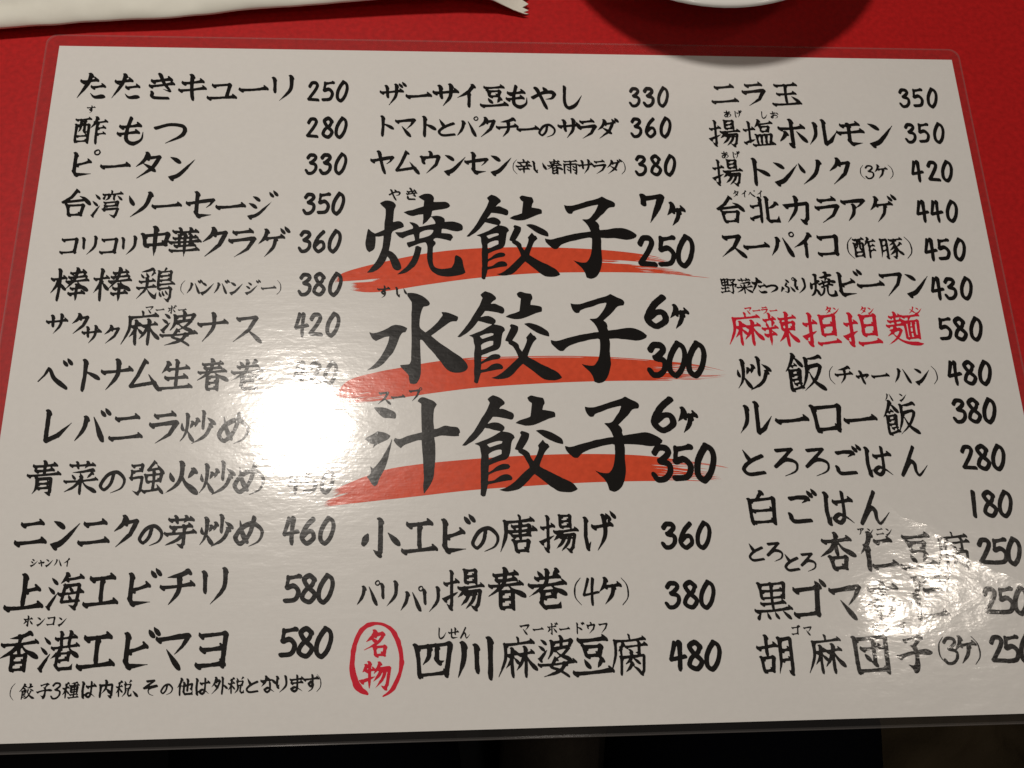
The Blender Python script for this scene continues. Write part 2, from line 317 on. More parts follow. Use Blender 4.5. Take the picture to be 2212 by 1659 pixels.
'ホ': 'h 6 33 94 25/K 50 1 50 90 46 98 34 88/l 28 48 20 64 4 82/d 68 44 96 78',
'マ': 'L 4 24 92 13 74 42 52 64/d 32 50 66 95',
'ム': 'P 48 2 28 50 6 88 88 74/d 64 48 98 96',
'メ': 'l 76 2 56 54 4 98/d 24 32 84 78',
'モ': 'h 18 21 82 13/h 4 49 96 41/K 46 16 44 80 52 91 90 87',
'ヤ': 'L 2 44 94 25 82 46 66 58/v 34 3 58 100',
'ヨ': 'B 14 15 86 9 80 94/h 20 51 82 46/h 10 92 84 86',
'ラ': 'h 20 15 80 8/L 8 44 90 34 68 72 26 100',
'リ': 'v 20 10 24 66/l 82 1 80 54 42 100',
'ル': 'l 26 14 24 58 0 94/K 58 2 58 92 78 80 104 42',
'レ': 'K 22 2 22 95 58 78 98 38',
'ロ': 'v 8 16 18 90/B 8 19 92 12 84 87/h 18 85 86 78',
'ン': 'd 10 14 40 30/T 18 94 48 78 98 20',
'ー': 'h 2 58 98 49',
'[two]': 'd 76 -2 86 12/d 90 -8 101 7',
'[ring]': 'e 92 -6 84 0 86 10 96 12 102 4 98 -5 92 -6',
'ュ': 'B 14 42 76 36 66 86/h 0 93 98 86',
# ---- hiragana
'た': 'h 12 31 68 22/l 44 1 34 40 2 98/h 52 54 96 47/d 50 80 66 94 98 90',
'き': 'h 14 27 82 16/h 8 47 92 34/l 42 0 58 34 82 66 56 58/e 18 72 24 92 78 95',
'も': 'k 46 2 36 50 38 84 60 97 86 82 90 54/h 14 37 78 28/h 8 63 74 54',
'つ': 'k 0 40 50 26 94 34 92 64 38 95',
'す': 'h 2 27 98 18/k 58 1 60 54 46 66 36 53 50 42 62 56 58 82 34 100',
'や': 'k 4 54 50 30 90 30 86 54 58 60/d 50 6 62 22/v 22 14 60 100',
'し': 'k 26 2 24 70 38 97 68 84 96 40',
'と': 'd 18 10 40 46/e 86 30 40 50 16 74 34 93 90 88',
'の': 'k 52 22 44 62 22 86 6 68 30 28 66 18 94 46 86 80 46 100',
'め': 'd 18 16 28 54 42 82/k 66 6 52 60 24 90 6 70 28 38 64 26 94 50 86 82 52 100',
'い': 'K 14 16 20 70 32 86 42 70/d 74 22 92 62',
'せ': 'h 2 47 98 36/v 68 6 66 64/k 30 14 30 76 42 93 90 90',
'ん': 'k 54 1 2 98 2 98 34 54 50 58 54 86 66 97 98 64',
'あ': 'h 10 27 84 18/e 42 2 40 50 46 92/k 68 36 48 78 22 90 12 70 40 46 76 44 94 68 52 100',
'[ke]': 'K 18 8 16 60 22 95 32 74/h 40 33 100 24/l 76 2 78 56 52 100',
'お': 'h 4 31 64 22/k 34 2 34 78 20 93 8 78 50 52 88 62 86 86 58 98/d 76 14 98 33',
'ろ': 'k 20 12 78 7 78 7 12 68 12 68 50 44 88 54 86 82 44 100',
'[ko]': 'k 18 18 50 14 82 18 60 32/e 14 70 26 90 86 88',
'は': 'K 16 6 14 60 20 97 28 76/h 40 33 98 25/k 70 3 70 74 56 95 38 84 54 70 78 80 100 97',
'[fu]': 'd 42 4 60 18/k 50 30 40 48 60 62 54 92 32 86/l 20 60 2 92/d 76 54 98 82',
'り': 'K 22 6 18 50 26 68 36 50/l 76 4 80 58 38 100',
'そ': 'k 26 10 76 5 76 5 8 52 8 52 94 38 94 38 42 58 46 86 76 98',
'な': 'h 4 29 62 20/l 38 2 30 34 6 62/d 70 18 94 37/k 62 38 64 80 46 95 30 82 50 70 70 80 95 96',
'ま': 'h 8 27 92 18/h 14 47 88 40/k 52 1 54 76 38 95 18 84 36 71 64 80 90 96',
# ---- figures and marks
'0': 'e 36 2 20 22 6 52 6 84 24 97 44 76 56 40 52 14 36 2',
'1': 'e 32 3 28 50 24 98',
'2': 'e 8 26 22 7 46 10 46 34 6 90 6 90 58 93',
'3': 'e 6 22 20 7 44 10 46 26 22 46 22 46 48 54 50 76 34 94 12 96 2 84',
'4': 'P 20 4 2 64 58 53/v 38 4 34 100',
'5': 'P 12 8 7 46/h 12 10 58 4/e 7 46 34 40 52 60 40 88 2 93',
'6': 'e 48 5 20 34 4 74 24 97 50 80 46 56 28 54 10 70',
'7': 'v 6 6 6 36/L 6 14 58 6 44 48 22 99',
'8': 'e 50 16 32 3 12 16 26 42 54 70 36 96 8 84 16 58 42 38 50 16',
'（': 'p 34 0 14 28 12 70 34 100',
'）': 'p 6 0 26 28 28 70 6 100',
'、': 'd 4 66 32 94',
}
BASE = {'ザ':'サ','ジ':'シ','ダ':'タ','ド':'ト','ゲ':'ケ','ゴ':'コ','バ':'ハ','ビ':'[hi]','ベ':'[he]','ボ':'ホ','げ':'[ke]','ご':'[ko]','グ':'ク'}
RING = {'パ':'ハ','ピ':'[hi]','プ':'フ','ペ':'[he]','ぷ':'[fu]'}
SMALL = {'ャ':'ヤ','っ':'つ','ッ':'ツ'}
# closed outlines (holes included) of the characters written largest on the sheet, in a 100 x 100 box
OUTLINE = {
'焼': [[(13.5,12.1),(15.5,10.5),(19.7,8.9),(26.2,10.2),(29.2,13.1),(29.8,15.6),(28.4,19.2),(27.8,27.1),(27.1,35.3),(32.4,34.0),(35.4,34.9),(37.5,37.4),(38.3,40.5),(36.1,42.2),(31.4,43.8),(26.7,47.0),(25.6,55.5),(24.3,63.9),(23.5,69.4),(27.0,71.2),(31.2,75.8),(34.5,82.3),(36.2,89.6),(34.9,92.0),(31.7,92.8),(28.5,90.6),(26.4,85.5),(24.2,79.2),(22.0,75.6),(20.5,81.0),(17.4,86.9),(12.8,92.0),(7.7,95.1),(1.9,95.7),(5.3,91.0),(9.8,84.5),(14.3,75.1),(16.5,67.4),(17.8,58.3),(17.9,51.7),(13.0,52.9),(10.0,52.6),(10.2,57.0),(9.7,64.0),(8.4,68.2),(4.2,71.5),(1.3,68.5),(0.0,62.6),(0.3,57.0),(1.3,49.3),(2.4,42.9),(6.1,46.8),(9.4,49.2),(14.3,46.7),(18.5,44.4),(18.7,35.7),(19.6,27.1),(19.5,20.0),(18.6,18.2),(15.5,15.0)],[(52.3,3.9),(57.2,1.0),(60.8,0.0),(65.6,1.0),(68.3,4.8),(68.0,10.1),(73.4,10.1),(80.0,9.9),(83.6,12.0),(85.2,15.1),(83.5,17.1),(78.8,19.0),(71.6,20.2),(66.9,21.3),(65.6,27.6),(61.5,34.1),(56.8,38.7),(57.6,31.2),(57.6,25.4),(52.5,26.1),(46.9,27.7),(41.8,25.9),(37.3,23.1),(41.8,21.4),(49.5,19.4),(57.8,15.6),(58.4,8.9),(55.4,6.7)],[(65.3,28.2),(70.7,27.1),(75.2,27.9),(79.0,30.8),(79.3,34.8),(86.5,34.1),(92.4,35.2),(96.6,37.8),(97.9,41.7),(97.1,44.6),(92.4,46.0),(87.0,45.2),(81.1,43.4),(76.5,43.0),(76.0,48.2),(81.7,48.8),(85.8,49.8),(87.7,53.1),(85.2,57.7),(79.9,55.9),(71.0,54.1),(68.4,55.3),(68.1,57.1),(70.1,58.9),(70.1,61.7),(68.1,64.5),(67.5,69.4),(67.4,79.2),(67.8,85.4),(69.9,89.2),(74.6,90.9),(81.0,90.6),(86.3,89.2),(88.6,84.0),(89.8,75.6),(91.3,74.6),(96.3,78.4),(98.3,88.1),(100.0,95.0),(97.6,97.1),(89.1,99.3),(80.4,100.0),(73.4,98.5),(67.5,94.4),(64.0,88.9),(62.2,82.6),(61.6,76.4),(61.9,68.0),(61.6,63.1),(60.4,59.9),(58.6,59.6),(52.8,61.4),(43.4,66.0),(41.6,62.5),(41.3,59.7),(43.9,58.9),(49.5,57.2),(49.2,54.4),(48.0,49.8),(43.2,51.2),(37.3,54.9),(33.8,53.4),(29.6,47.6),(36.1,47.1),(47.3,43.0),(47.2,39.8),(44.0,35.4),(48.4,35.9),(52.0,37.8),(53.8,40.7),(59.7,39.4),(70.1,37.0),(69.7,34.7),(67.4,30.5)],[(54.4,48.0),(58.6,45.6),(63.9,44.4),(68.0,44.6),(67.2,47.6),(64.5,50.8),(59.2,53.3),(53.9,54.8),(54.0,50.8)],[(49.8,64.5),(52.2,63.5),(56.4,65.6),(55.5,70.8),(53.5,79.2),(50.0,86.8),(44.8,92.3),(39.0,96.1),(32.1,97.5),(36.1,93.7),(41.3,88.2),(45.9,80.6),(48.4,73.6),(49.6,68.0)]],
'餃': [[(22.8,4.1),(25.0,1.9),(27.6,0.0),(33.2,2.3),(37.0,5.5),(38.1,7.7),(37.5,9.5),(35.0,11.2),(32.4,14.4),(36.2,13.9),(40.6,15.9),(45.2,18.4),(46.0,21.6),(45.1,24.4),(43.5,25.0),(39.1,23.7),(31.6,22.3),(27.2,21.9),(24.7,25.8),(22.1,29.2),(25.9,27.9),(30.3,27.6),(34.6,29.3),(37.4,32.2),(37.1,34.6),(35.5,36.7),(41.4,37.8),(45.1,40.2),(46.2,43.1),(43.7,46.2),(42.6,53.1),(40.9,60.8),(38.1,64.2),(32.2,66.2),(23.1,70.0),(22.4,77.1),(26.5,74.1),(30.9,70.3),(35.8,68.7),(40.2,69.2),(41.5,71.4),(40.1,73.5),(34.5,74.8),(28.3,76.5),(22.6,79.2),(22.0,85.3),(27.5,84.3),(32.5,80.3),(37.5,78.7),(41.8,80.0),(43.6,82.7),(42.6,84.8),(38.0,85.3),(31.8,86.4),(22.0,88.6),(21.0,93.4),(19.4,99.5),(17.5,100.0),(15.4,98.4),(15.7,90.7),(15.9,80.5),(15.9,68.9),(16.6,61.3),(15.7,56.2),(15.3,51.6),(13.5,49.9),(10.4,48.9),(15.0,47.1),(22.6,43.7),(28.8,40.2),(34.2,36.7),(28.9,35.5),(23.9,33.9),(20.2,33.0),(15.8,39.1),(10.1,45.4),(5.7,48.3),(2.6,50.4),(0.0,50.1),(4.5,44.3),(10.2,36.3),(16.5,25.1),(21.7,15.9),(24.9,7.7)],[(21.5,49.5),(27.5,47.2),(32.5,46.1),(35.3,46.7),(34.6,48.6),(28.7,50.7),(24.0,52.5),(22.8,51.0)],[(22.8,58.9),(26.1,56.5),(31.1,54.8),(34.5,54.8),(34.3,59.0),(28.5,61.7),(22.9,64.5)],[(58.4,3.0),(61.8,0.7),(67.5,2.0),(72.5,3.0),(73.4,5.2),(74.0,8.6),(72.6,10.9),(71.6,15.4),(77.2,16.1),(81.6,17.2),(82.9,18.8),(82.8,22.7),(76.9,24.5),(69.9,27.6),(62.9,30.5),(56.0,31.1),(51.6,30.1),(47.1,28.3),(51.0,25.8),(56.1,24.1),(60.6,22.2),(61.4,16.6),(62.3,8.4),(60.0,6.6)],[(64.6,36.1),(69.7,35.2),(75.3,36.5),(81.5,39.7),(87.0,43.5),(88.8,46.3),(89.0,50.2),(83.7,48.8),(78.1,46.3),(72.6,42.8)],[(50.8,38.2),(52.4,36.3),(57.0,37.8),(59.2,39.2),(58.8,43.1),(56.5,48.3),(52.9,54.2),(56.0,55.8),(58.9,58.8),(59.6,62.2),(62.1,66.4),(64.6,61.6),(67.0,53.9),(66.1,51.1),(71.0,45.2),(73.4,48.7),(75.2,49.4),(76.8,52.6),(73.5,56.0),(70.8,60.9),(67.5,70.5),(67.7,71.9),(72.9,75.0),(80.2,79.5),(88.7,84.0),(96.0,88.5),(100.0,93.9),(98.2,95.3),(93.2,96.8),(84.0,96.2),(79.7,93.8),(71.3,86.3),(62.7,79.1),(59.0,82.8),(53.9,88.9),(48.9,93.3),(42.7,95.1),(37.2,95.4),(31.7,93.8),(36.6,92.2),(43.5,87.5),(51.7,79.4),(58.4,72.5),(57.2,68.4),(53.4,60.8),(49.4,57.7),(49.1,55.6),(46.0,54.5),(47.4,50.4),(50.0,44.8),(52.0,40.3)]],
'子': [[(22.3,10.9),(26.4,11.8),(33.8,11.0),(47.5,6.2),(59.9,2.5),(64.4,0.0),(70.6,3.6),(77.2,6.9),(78.7,9.9),(77.5,13.2),(71.4,14.3),(66.3,20.2),(59.9,26.5),(55.7,30.5),(58.2,33.0),(59.5,36.7),(59.1,38.9),(60.1,41.8),(69.2,40.5),(82.7,38.7),(90.6,40.8),(96.4,44.1),(100.0,47.4),(98.7,50.3),(91.1,53.1),(83.8,52.9),(75.2,51.6),(60.5,51.1),(61.1,56.2),(60.4,64.9),(60.6,73.4),(60.5,80.5),(58.8,87.6),(56.2,93.9),(52.7,98.1),(47.3,100.0),(42.8,98.4),(41.2,92.4),(38.1,87.1),(33.8,82.8),(29.4,78.1),(35.9,80.2),(42.4,80.8),(45.8,78.0),(48.4,72.6),(50.2,63.4),(50.8,56.2),(50.7,51.5),(47.9,50.8),(38.5,52.7),(27.8,55.4),(20.4,58.2),(16.6,60.4),(12.7,64.8),(8.9,64.6),(6.3,62.5),(1.0,56.7),(0.0,52.1),(6.0,53.3),(14.1,51.0),(24.1,48.2),(37.6,45.2),(50.0,43.4),(47.9,37.4),(44.8,32.6),(40.7,28.5),(48.4,27.9),(53.4,22.4),(57.1,16.9),(59.8,10.3),(52.6,11.7),(41.7,15.4),(32.5,18.7),(30.8,21.6),(27.3,21.6),(24.7,19.1),(22.9,14.6)]],
'水': [[(1.5,43.8),(5.4,44.7),(12.6,42.9),(19.8,39.6),(25.3,35.9),(31.3,36.1),(36.2,37.7),(39.2,39.6),(37.5,43.8),(34.5,44.4),(32.1,48.3),(29.2,56.9),(25.7,64.8),(20.4,72.6),(15.7,78.5),(9.8,82.3),(0.0,85.0),(5.6,80.3),(12.0,72.2),(17.2,62.8),(20.4,54.9),(21.5,48.2),(17.0,49.0),(8.0,53.2),(4.6,50.5),(2.7,47.2)],[(38.9,2.7),(39.2,0.0),(43.8,0.0),(50.0,1.4),(56.8,5.2),(61.1,9.6),(62.1,12.0),(60.5,14.4),(55.6,15.5),(53.8,19.5),(52.3,26.2),(51.7,33.6),(52.4,39.3),(57.6,44.0),(64.3,38.4),(71.0,31.0),(75.0,24.9),(73.5,21.5),(79.0,21.7),(85.1,23.9),(90.4,26.6),(90.5,28.7),(89.1,31.8),(83.3,32.2),(77.7,36.4),(70.4,42.1),(63.1,47.7),(71.6,55.4),(82.5,63.4),(92.2,70.4),(97.0,75.3),(100.0,80.9),(99.1,84.5),(95.1,87.1),(88.5,88.0),(82.4,86.7),(77.0,82.1),(71.6,74.2),(64.3,64.9),(58.3,57.7),(54.3,52.7),(52.5,52.2),(52.5,61.6),(52.6,68.2),(53.2,76.1),(53.3,86.5),(52.4,92.9),(49.5,98.7),(46.5,100.0),(42.6,99.3),(41.4,94.8),(40.7,90.3),(37.4,86.4),(34.3,82.8),(32.6,79.7),(41.8,78.5),(43.3,74.7),(43.6,61.6),(43.6,48.3),(43.4,34.9),(43.3,23.5),(43.6,10.9),(41.4,6.8)]],
'汁': [[(8.8,10.5),(12.7,10.1),(19.5,10.7),(25.6,12.7),(31.1,15.5),(32.8,18.9),(32.4,21.9),(31.2,22.3),(25.1,21.6),(19.0,20.8),(14.9,17.4),(11.4,13.6)],[(0.0,42.9),(4.6,39.9),(9.3,37.7),(13.6,35.3),(18.6,36.2),(23.4,37.8),(26.8,40.0),(24.8,43.1),(21.5,45.1),(16.2,47.3),(12.2,49.2),(8.6,52.8),(10.2,48.2),(6.8,47.5),(3.4,45.2)],[(28.8,43.2),(27.6,50.7),(26.1,57.9),(24.5,64.4),(22.3,71.5),(18.8,78.6),(15.9,84.4),(14.4,88.8),(11.5,90.9),(8.8,88.8),(6.4,84.9),(3.3,81.0),(6.9,78.2),(7.4,74.6),(6.7,70.7),(9.7,73.3),(13.9,68.9),(18.5,62.4),(23.0,54.6),(26.2,48.7)],[(54.9,4.2),(56.8,1.5),(60.2,0.0),(67.0,2.1),(72.5,4.3),(75.8,7.7),(73.9,10.4),(72.5,13.8),(72.0,21.2),(72.0,27.9),(72.6,33.6),(76.6,33.0),(84.1,30.0),(90.2,30.8),(97.0,31.8),(99.3,34.2),(100.0,37.2),(98.6,38.5),(99.0,41.0),(90.2,40.8),(80.7,40.0),(72.9,41.9),(73.9,53.2),(73.9,63.7),(73.0,74.1),(72.3,81.2),(69.3,88.9),(66.0,94.0),(62.0,100.0),(61.7,92.0),(62.0,83.7),(61.4,69.4),(60.2,54.3),(59.4,44.8),(55.1,45.1),(48.3,47.0),(41.7,49.5),(38.0,52.9),(33.6,49.5),(30.5,44.8),(31.8,42.1),(36.9,43.2),(44.9,40.3),(53.0,38.1),(59.7,36.6),(59.3,26.5),(58.9,14.4),(58.9,6.9)]],
}


PROF = {
 'h': [(0, .95), (.12, .82), (.5, .66), (.82, .85), (.94, 1.10), (1, .80)],
 'v': [(0, 1.15), (.12, 1.05), (.5, .86), (.9, .98), (1, .70)],
 'n': [(0, 1.15), (.15, .95), (.7, .90), (1, .10)],
 'l': [(0, 1.20), (.15, 1.05), (.6, .85), (1, .10)],
 'r': [(0, .30), (.35, .75), (.76, 1.45), (.86, 1.35), (1, .15)],
 'd': [(0, .25), (.5, .95), (.85, 1.30), (1, 1.0)],
 'D': [(0, .45), (.4, 1.25), (.7, 1.2), (1, .8)],
 'e': [(0, 1.0), (.5, .92), (1, .85)],
 'k': [(0, .95), (.2, .80), (.65, 1.05), (1, .12)],
 'K': [(0, 1.12), (.1, .95), (1, 1.0)],
 'B': [(0, .85), (.3, .72), (1, 1.0)],
 'P': [(0, 1.0), (.4, .80), (1, .85)],
 'L': [(0, .95), (.2, .78), (.42, 1.10), (.7, .85), (1, .10)],
 'T': [(0, 1.25), (.15, 1.15), (.6, .80), (1, .10)],
 'p': [(0, .22), (.5, .55), (1, .22)],
}
SMOOTH = set('hvnlrdDekTp')
def parse(s, sub=(0, 0, 100, 100)):
    out = []
    x0, y0, x1, y1 = sub
    for part in s.split('/'):
        tk = part.split()
        if tk[0].startswith('@'):
            b = [float(q) for q in tk[1:]]
            bb = (x0 + b[0] * (x1 - x0) / 100, y0 + b[1] * (y1 - y0) / 100, x0 + b[2] * (x1 - x0) / 100, y0 + b[3] * (y1 - y0) / 100)
            out += parse(GLYPHS[tk[0][1:]], bb)
        else:
            q = [float(z) for z in tk[1:]]
            out.append((tk[0], [(x0 + q[i] * (x1 - x0) / 100, y0 + q[i + 1] * (y1 - y0) / 100) for i in range(0, len(q), 2)]))
    return out
def strokes_of(ch):
    if ch in BASE: return parse(GLYPHS[BASE[ch]], (0, 4, 92, 100)) + parse(GLYPHS['[two]'])
    if ch in RING: return parse(GLYPHS[RING[ch]], (0, 4, 92, 100)) + [('o', parse(GLYPHS['[ring]'])[0][1])]
    if ch in SMALL: return parse(GLYPHS[SMALL[ch]], (14, 30, 88, 98))
    return parse(GLYPHS[ch])
def catmull(P, n=9):
    P = [np.array(p) for p in P]
    if len(P) < 3: return [P[0] + (P[-1] - P[0]) * i / n for i in range(n + 1)]
    out = []
    for i in range(len(P) - 1):
        a, b = P[i], P[i + 1]
        if np.allclose(a, b): continue
        pa = P[i - 1] if i > 0 and not np.allclose(P[i - 1], a) else a - (b - a) * 0.6
        pb = P[i + 2] if i + 2 < len(P) and not np.allclose(P[i + 2], b) else b + (b - a) * 0.6
        for k in range(n):
            t = k / n
            out.append(0.5 * ((2 * a) + (b - pa) * t + (2 * pa - 5 * a + 4 * b - pb) * t * t + (3 * a - pa - 3 * b + pb) * t ** 3))
    out.append(P[-1]); return out
def dense(P, n=7):
    out = []
    for a, b in zip(P[:-1], P[1:]):
        a = np.array(a); b = np.array(b)
        for k in range(n): out.append(a + (b - a) * k / n)
    out.append(np.array(P[-1])); return out

DIGITS = '0123456789'
def segments(ch, seed, wm=1.0):
    st = strokes_of(ch); n = len(st)
    r = random.Random(seed)
    if ch in DIGITS: w = 19.5
    elif ch in '（）': w = 9.0
    elif n <= 4: w = 14.4
    elif n <= 7: w = 12.6
    elif n <= 10: w = 10.9
    else: w = 9.6
    if ch in '焼餃子水汁': w = {'焼': 9.4, '餃': 9.0, '子': 10.8, '水': 11.6, '汁': 11.6}[ch]
    if ch == '鶏': w = 8.0
    if ch in '腐麺': w = 8.5
    w *= wm
    segs = []
    def add(a, b, ra, rb): segs.append((a[0], a[1], b[0], b[1], ra, rb))
    for ty, pts in st:
        ty, _, mm = ty.partition('*')
        ww = w * r.uniform(.93, 1.07) * float(mm or 1)
        prof = PROF['e' if ty == 'o' else ty]
        if ty == 'o': ww = min(ww, 8.0) * 0.85
        if ch in DIGITS and ty in 'hdvP': ww *= .95
        line = catmull(pts) if (ty in SMOOTH or ty == 'o') else dense(pts)
        if ty in 'hv' and len(pts) == 2:                       # a brush line is never quite straight
            a, b = np.array(pts[0]), np.array(pts[1]); L0 = np.linalg.norm(b - a)
            nrm = np.array([-(b - a)[1], (b - a)[0]]) / max(L0, 1e-6)
            bow = L0 * r.uniform(.005, .03) * (-1 if ty == 'h' else r.choice((-1, 1)))
            line = [a + (b - a) * t + nrm * (bow if ty == 'v' else -abs(bow)) * math.sin(math.pi * t) * (1 if ty == 'v' else -1) for t in np.linspace(0, 1, 12)]
        d = [0.0]
        for a, b in zip(line[:-1], line[1:]): d.append(d[-1] + float(np.linalg.norm(b - a)))
        T = max(d[-1], 1e-6)
        wid = [float(np.interp(x / T, [q[0] for q in prof], [q[1] for q in prof])) for x in d]
        if ty == 'K':                                          # hook: the last leg runs to a point
            leg = float(np.linalg.norm(np.array(pts[-1]) - np.array(pts[-2])))
            for i, x in enumerate(d):
                if x > T - leg: wid[i] *= max(.10, 1.12 - 1.05 * (x - (T - leg)) / leg)
        if ty == 'B':                                          # turn: knuckle at the corner
            leg = float(np.linalg.norm(np.array(pts[1]) - np.array(pts[0])))
            for i, x in enumerate(d):
                wid[i] = (.85 - .15 * min(1, x / leg * 1.5)) if x < leg * .9 else (1.15 if x < leg * 1.15 else 1.0)
        short = min(1.0, .55 + T / 60.0)
        for i in range(len(line) - 1): add(line[i], line[i + 1], wid[i] * ww * short / 2, wid[i + 1] * ww * short / 2)
        a = np.array(pts[0]); e = np.array(pts[-1]); k = ww * short
        if ch not in DIGITS:
            if ty in 'hLBP' and T > 14: add(a + (-.12 * k, -.42 * k), a + (.38 * k, .22 * k), .20 * k, .40 * k)
            if ty in 'vnKlT' and T > 14: add(a + (-.50 * k, -.18 * k), a + (.12 * k, .30 * k), .22 * k, .46 * k)
            if ty == 'h' and T > 14: add(e + (-.55 * k, -.50 * k), e + (-.05 * k, .08 * k), .26 * k, .42 * k)
    return np.array(segs)
NOISE = rng.normal(size=(64, 64))
def smooth_noise(X, Y, sc, off):
    x = X / sc + off; y = Y / sc + off * 1.7
    xi = np.floor(x).astype(int); yi = np.floor(y).astype(int); fx = x - xi; fy = y - yi
    fx = fx * fx * (3 - 2 * fx); fy = fy * fy * (3 - 2 * fy)
    g = lambda a, b: NOISE[a % 64, b % 64]
    return (g(xi, yi) * (1 - fx) + g(xi + 1, yi) * fx) * (1 - fy) + (g(xi, yi + 1) * (1 - fx) + g(xi + 1, yi + 1) * fx) * fy
def fill(F, X, Y):
    """polygons of the region F<0 on a regular grid"""
    ny, nx = F.shape; V = []; Fc = []
    ins = F < 0
    cnt = ins[:-1, :-1].astype(int) + ins[1:, :-1] + ins[:-1, 1:] + ins[1:, 1:]
    def pt(x, y): V.append((x, y)); return len(V) - 1
    for j in range(ny - 1):
        i = 0; row = cnt[j]
        nz = np.nonzero(row)[0]
        if len(nz) == 0: continue
        i = nz[0]; last = nz[-1]
        while i <= last:
            c = row[i]
            if c == 0: i += 1; continue
            if c == 4:
                k = i
                while k <= last and row[k] == 4: k += 1
                Fc.append([pt(X[i], Y[j]), pt(X[k], Y[j]), pt(X[k], Y[j + 1]), pt(X[i], Y[j + 1])]); i = k; continue
            cs = ((i, j), (i + 1, j), (i + 1, j + 1), (i, j + 1)); poly = []
            for q in range(4):
                (a, b), (c2, d2) = cs[q], cs[(q + 1) % 4]
                fa, fb = F[b, a], F[d2, c2]
                if fa < 0: poly.append(pt(X[a], Y[b]))
                if (fa < 0) != (fb < 0):
                    t = fa / (fa - fb); poly.append(pt(X[a] + (X[c2] - X[a]) * t, Y[b] + (Y[d2] - Y[b]) * t))
            if len(poly) >= 3: Fc.append(poly)
            i += 1
    return np.array(V), Fc
def outline_field(contours, X, Y, n):
    D = np.full(X.shape, 1e3); inside = np.zeros(X.shape, bool)
    for c in contours:
        P = [np.array(p) for p in c]; m = len(P); pts = []
        def tangent(i):
            a = P[i] - P[i - 1]; b = P[(i + 1) % m] - P[i]
            turn = abs(math.atan2(a[0] * b[1] - a[1] * b[0], a.dot(b)))
            return (P[(i + 1) % m] - P[i - 1]) * .5 if turn < .85 else None
        for i in range(m):
            a, b = P[i], P[(i + 1) % m]; ta, tb = tangent(i), tangent((i + 1) % m); L0 = np.linalg.norm(b - a)
            ta = (b - a) if ta is None else ta / max(np.linalg.norm(ta), 1e-6) * L0
            tb = (b - a) if tb is None else tb / max(np.linalg.norm(tb), 1e-6) * L0
            for k in range(3):
                s = k / 3; s2 = s * s; s3 = s2 * s
                pts.append(a * (2 * s3 - 3 * s2 + 1) + ta * (s3 - 2 * s2 + s) + b * (3 * s2 - 2 * s3) + tb * (s3 - s2))
        for a, b in zip(pts, pts[1:] + pts[:1]):
            dx, dy = b - a; t = np.clip(((X - a[0]) * dx + (Y - a[1]) * dy) / (dx * dx + dy * dy + 1e-9), 0, 1)
            D = np.minimum(D, np.hypot(X - a[0] - t * dx, Y - a[1] - t * dy))
            if abs(dy) > 1e-9: inside ^= ((a[1] > Y) != (b[1] > Y)) & (X < a[0] + (Y - a[1]) * dx / dy)
    return np.where(inside, -D, D)
CACHE = {}
def glyph_mesh(ch, n, var, wm=1.0, rough=1.0):
    key = (ch, n, var, wm)
    if key in CACHE: return CACHE[key]
    na, nb = (1.20, .78) if ch in DIGITS else (1.28, .70)      # slanted brush tip: long across the falling diagonal
    xs = np.linspace(-14, 114, n + 1); X, Y = np.meshgrid(xs, xs)
    F = np.full(X.shape, 1e3)
    h = xs[1] - xs[0]
    if ch in OUTLINE: F = outline_field(OUTLINE[ch], X, Y, n) - (0 if n > 150 else 1.0)
    for ax, ay, bx, by, ra, rb in ([] if ch in OUTLINE else segments(ch, hash_of(ch) + var * 17, wm)):
        L0 = math.hypot(bx - ax, by - ay) + 1e-9
        cu = -(by - ay) / L0 * .7071 + (bx - ax) / L0 * .7071; cv = -(by - ay) / L0 * .7071 - (bx - ax) / L0 * .7071
        k = math.sqrt((na * cu) ** 2 + (nb * cv) ** 2) ** -.75
        ra *= k; rb *= k
        R = max(ra, rb) * na + 3 * h
        i0 = max(0, int((min(ax, bx) - R + 14) / h)); i1 = min(n + 1, int((max(ax, bx) + R + 14) / h) + 2)
        j0 = max(0, int((min(ay, by) - R + 14) / h)); j1 = min(n + 1, int((max(ay, by) + R + 14) / h) + 2)
        sx = X[j0:j1, i0:i1] - ax; sy = Y[j0:j1, i0:i1] - ay
        U = (sx + sy) * .7071 / na; Vv = (sx - sy) * .7071 / nb
        du = (bx - ax + by - ay) * .7071 / na; dv = (bx - ax - by + ay) * .7071 / nb; L2 = du * du + dv * dv + 1e-9
        t = np.clip((U * du + Vv * dv) / L2, 0, 1)
        dd = np.hypot(U - t * du, Vv - t * dv) - (ra + (rb - ra) * t)
        F[j0:j1, i0:i1] = np.minimum(F[j0:j1, i0:i1], dd)
    off = (hash_of(ch) % 97) * .37 + var * 3.1
    F = F + (smooth_noise(X, Y, 7.0, off) * .26 + smooth_noise(X, Y, 2.6, off + 9) * .12) * rough
    CACHE[key] = fill(F, xs, xs); return CACHE[key]
def hash_of(ch): return sum(ord(c) * 131 for c in ch)

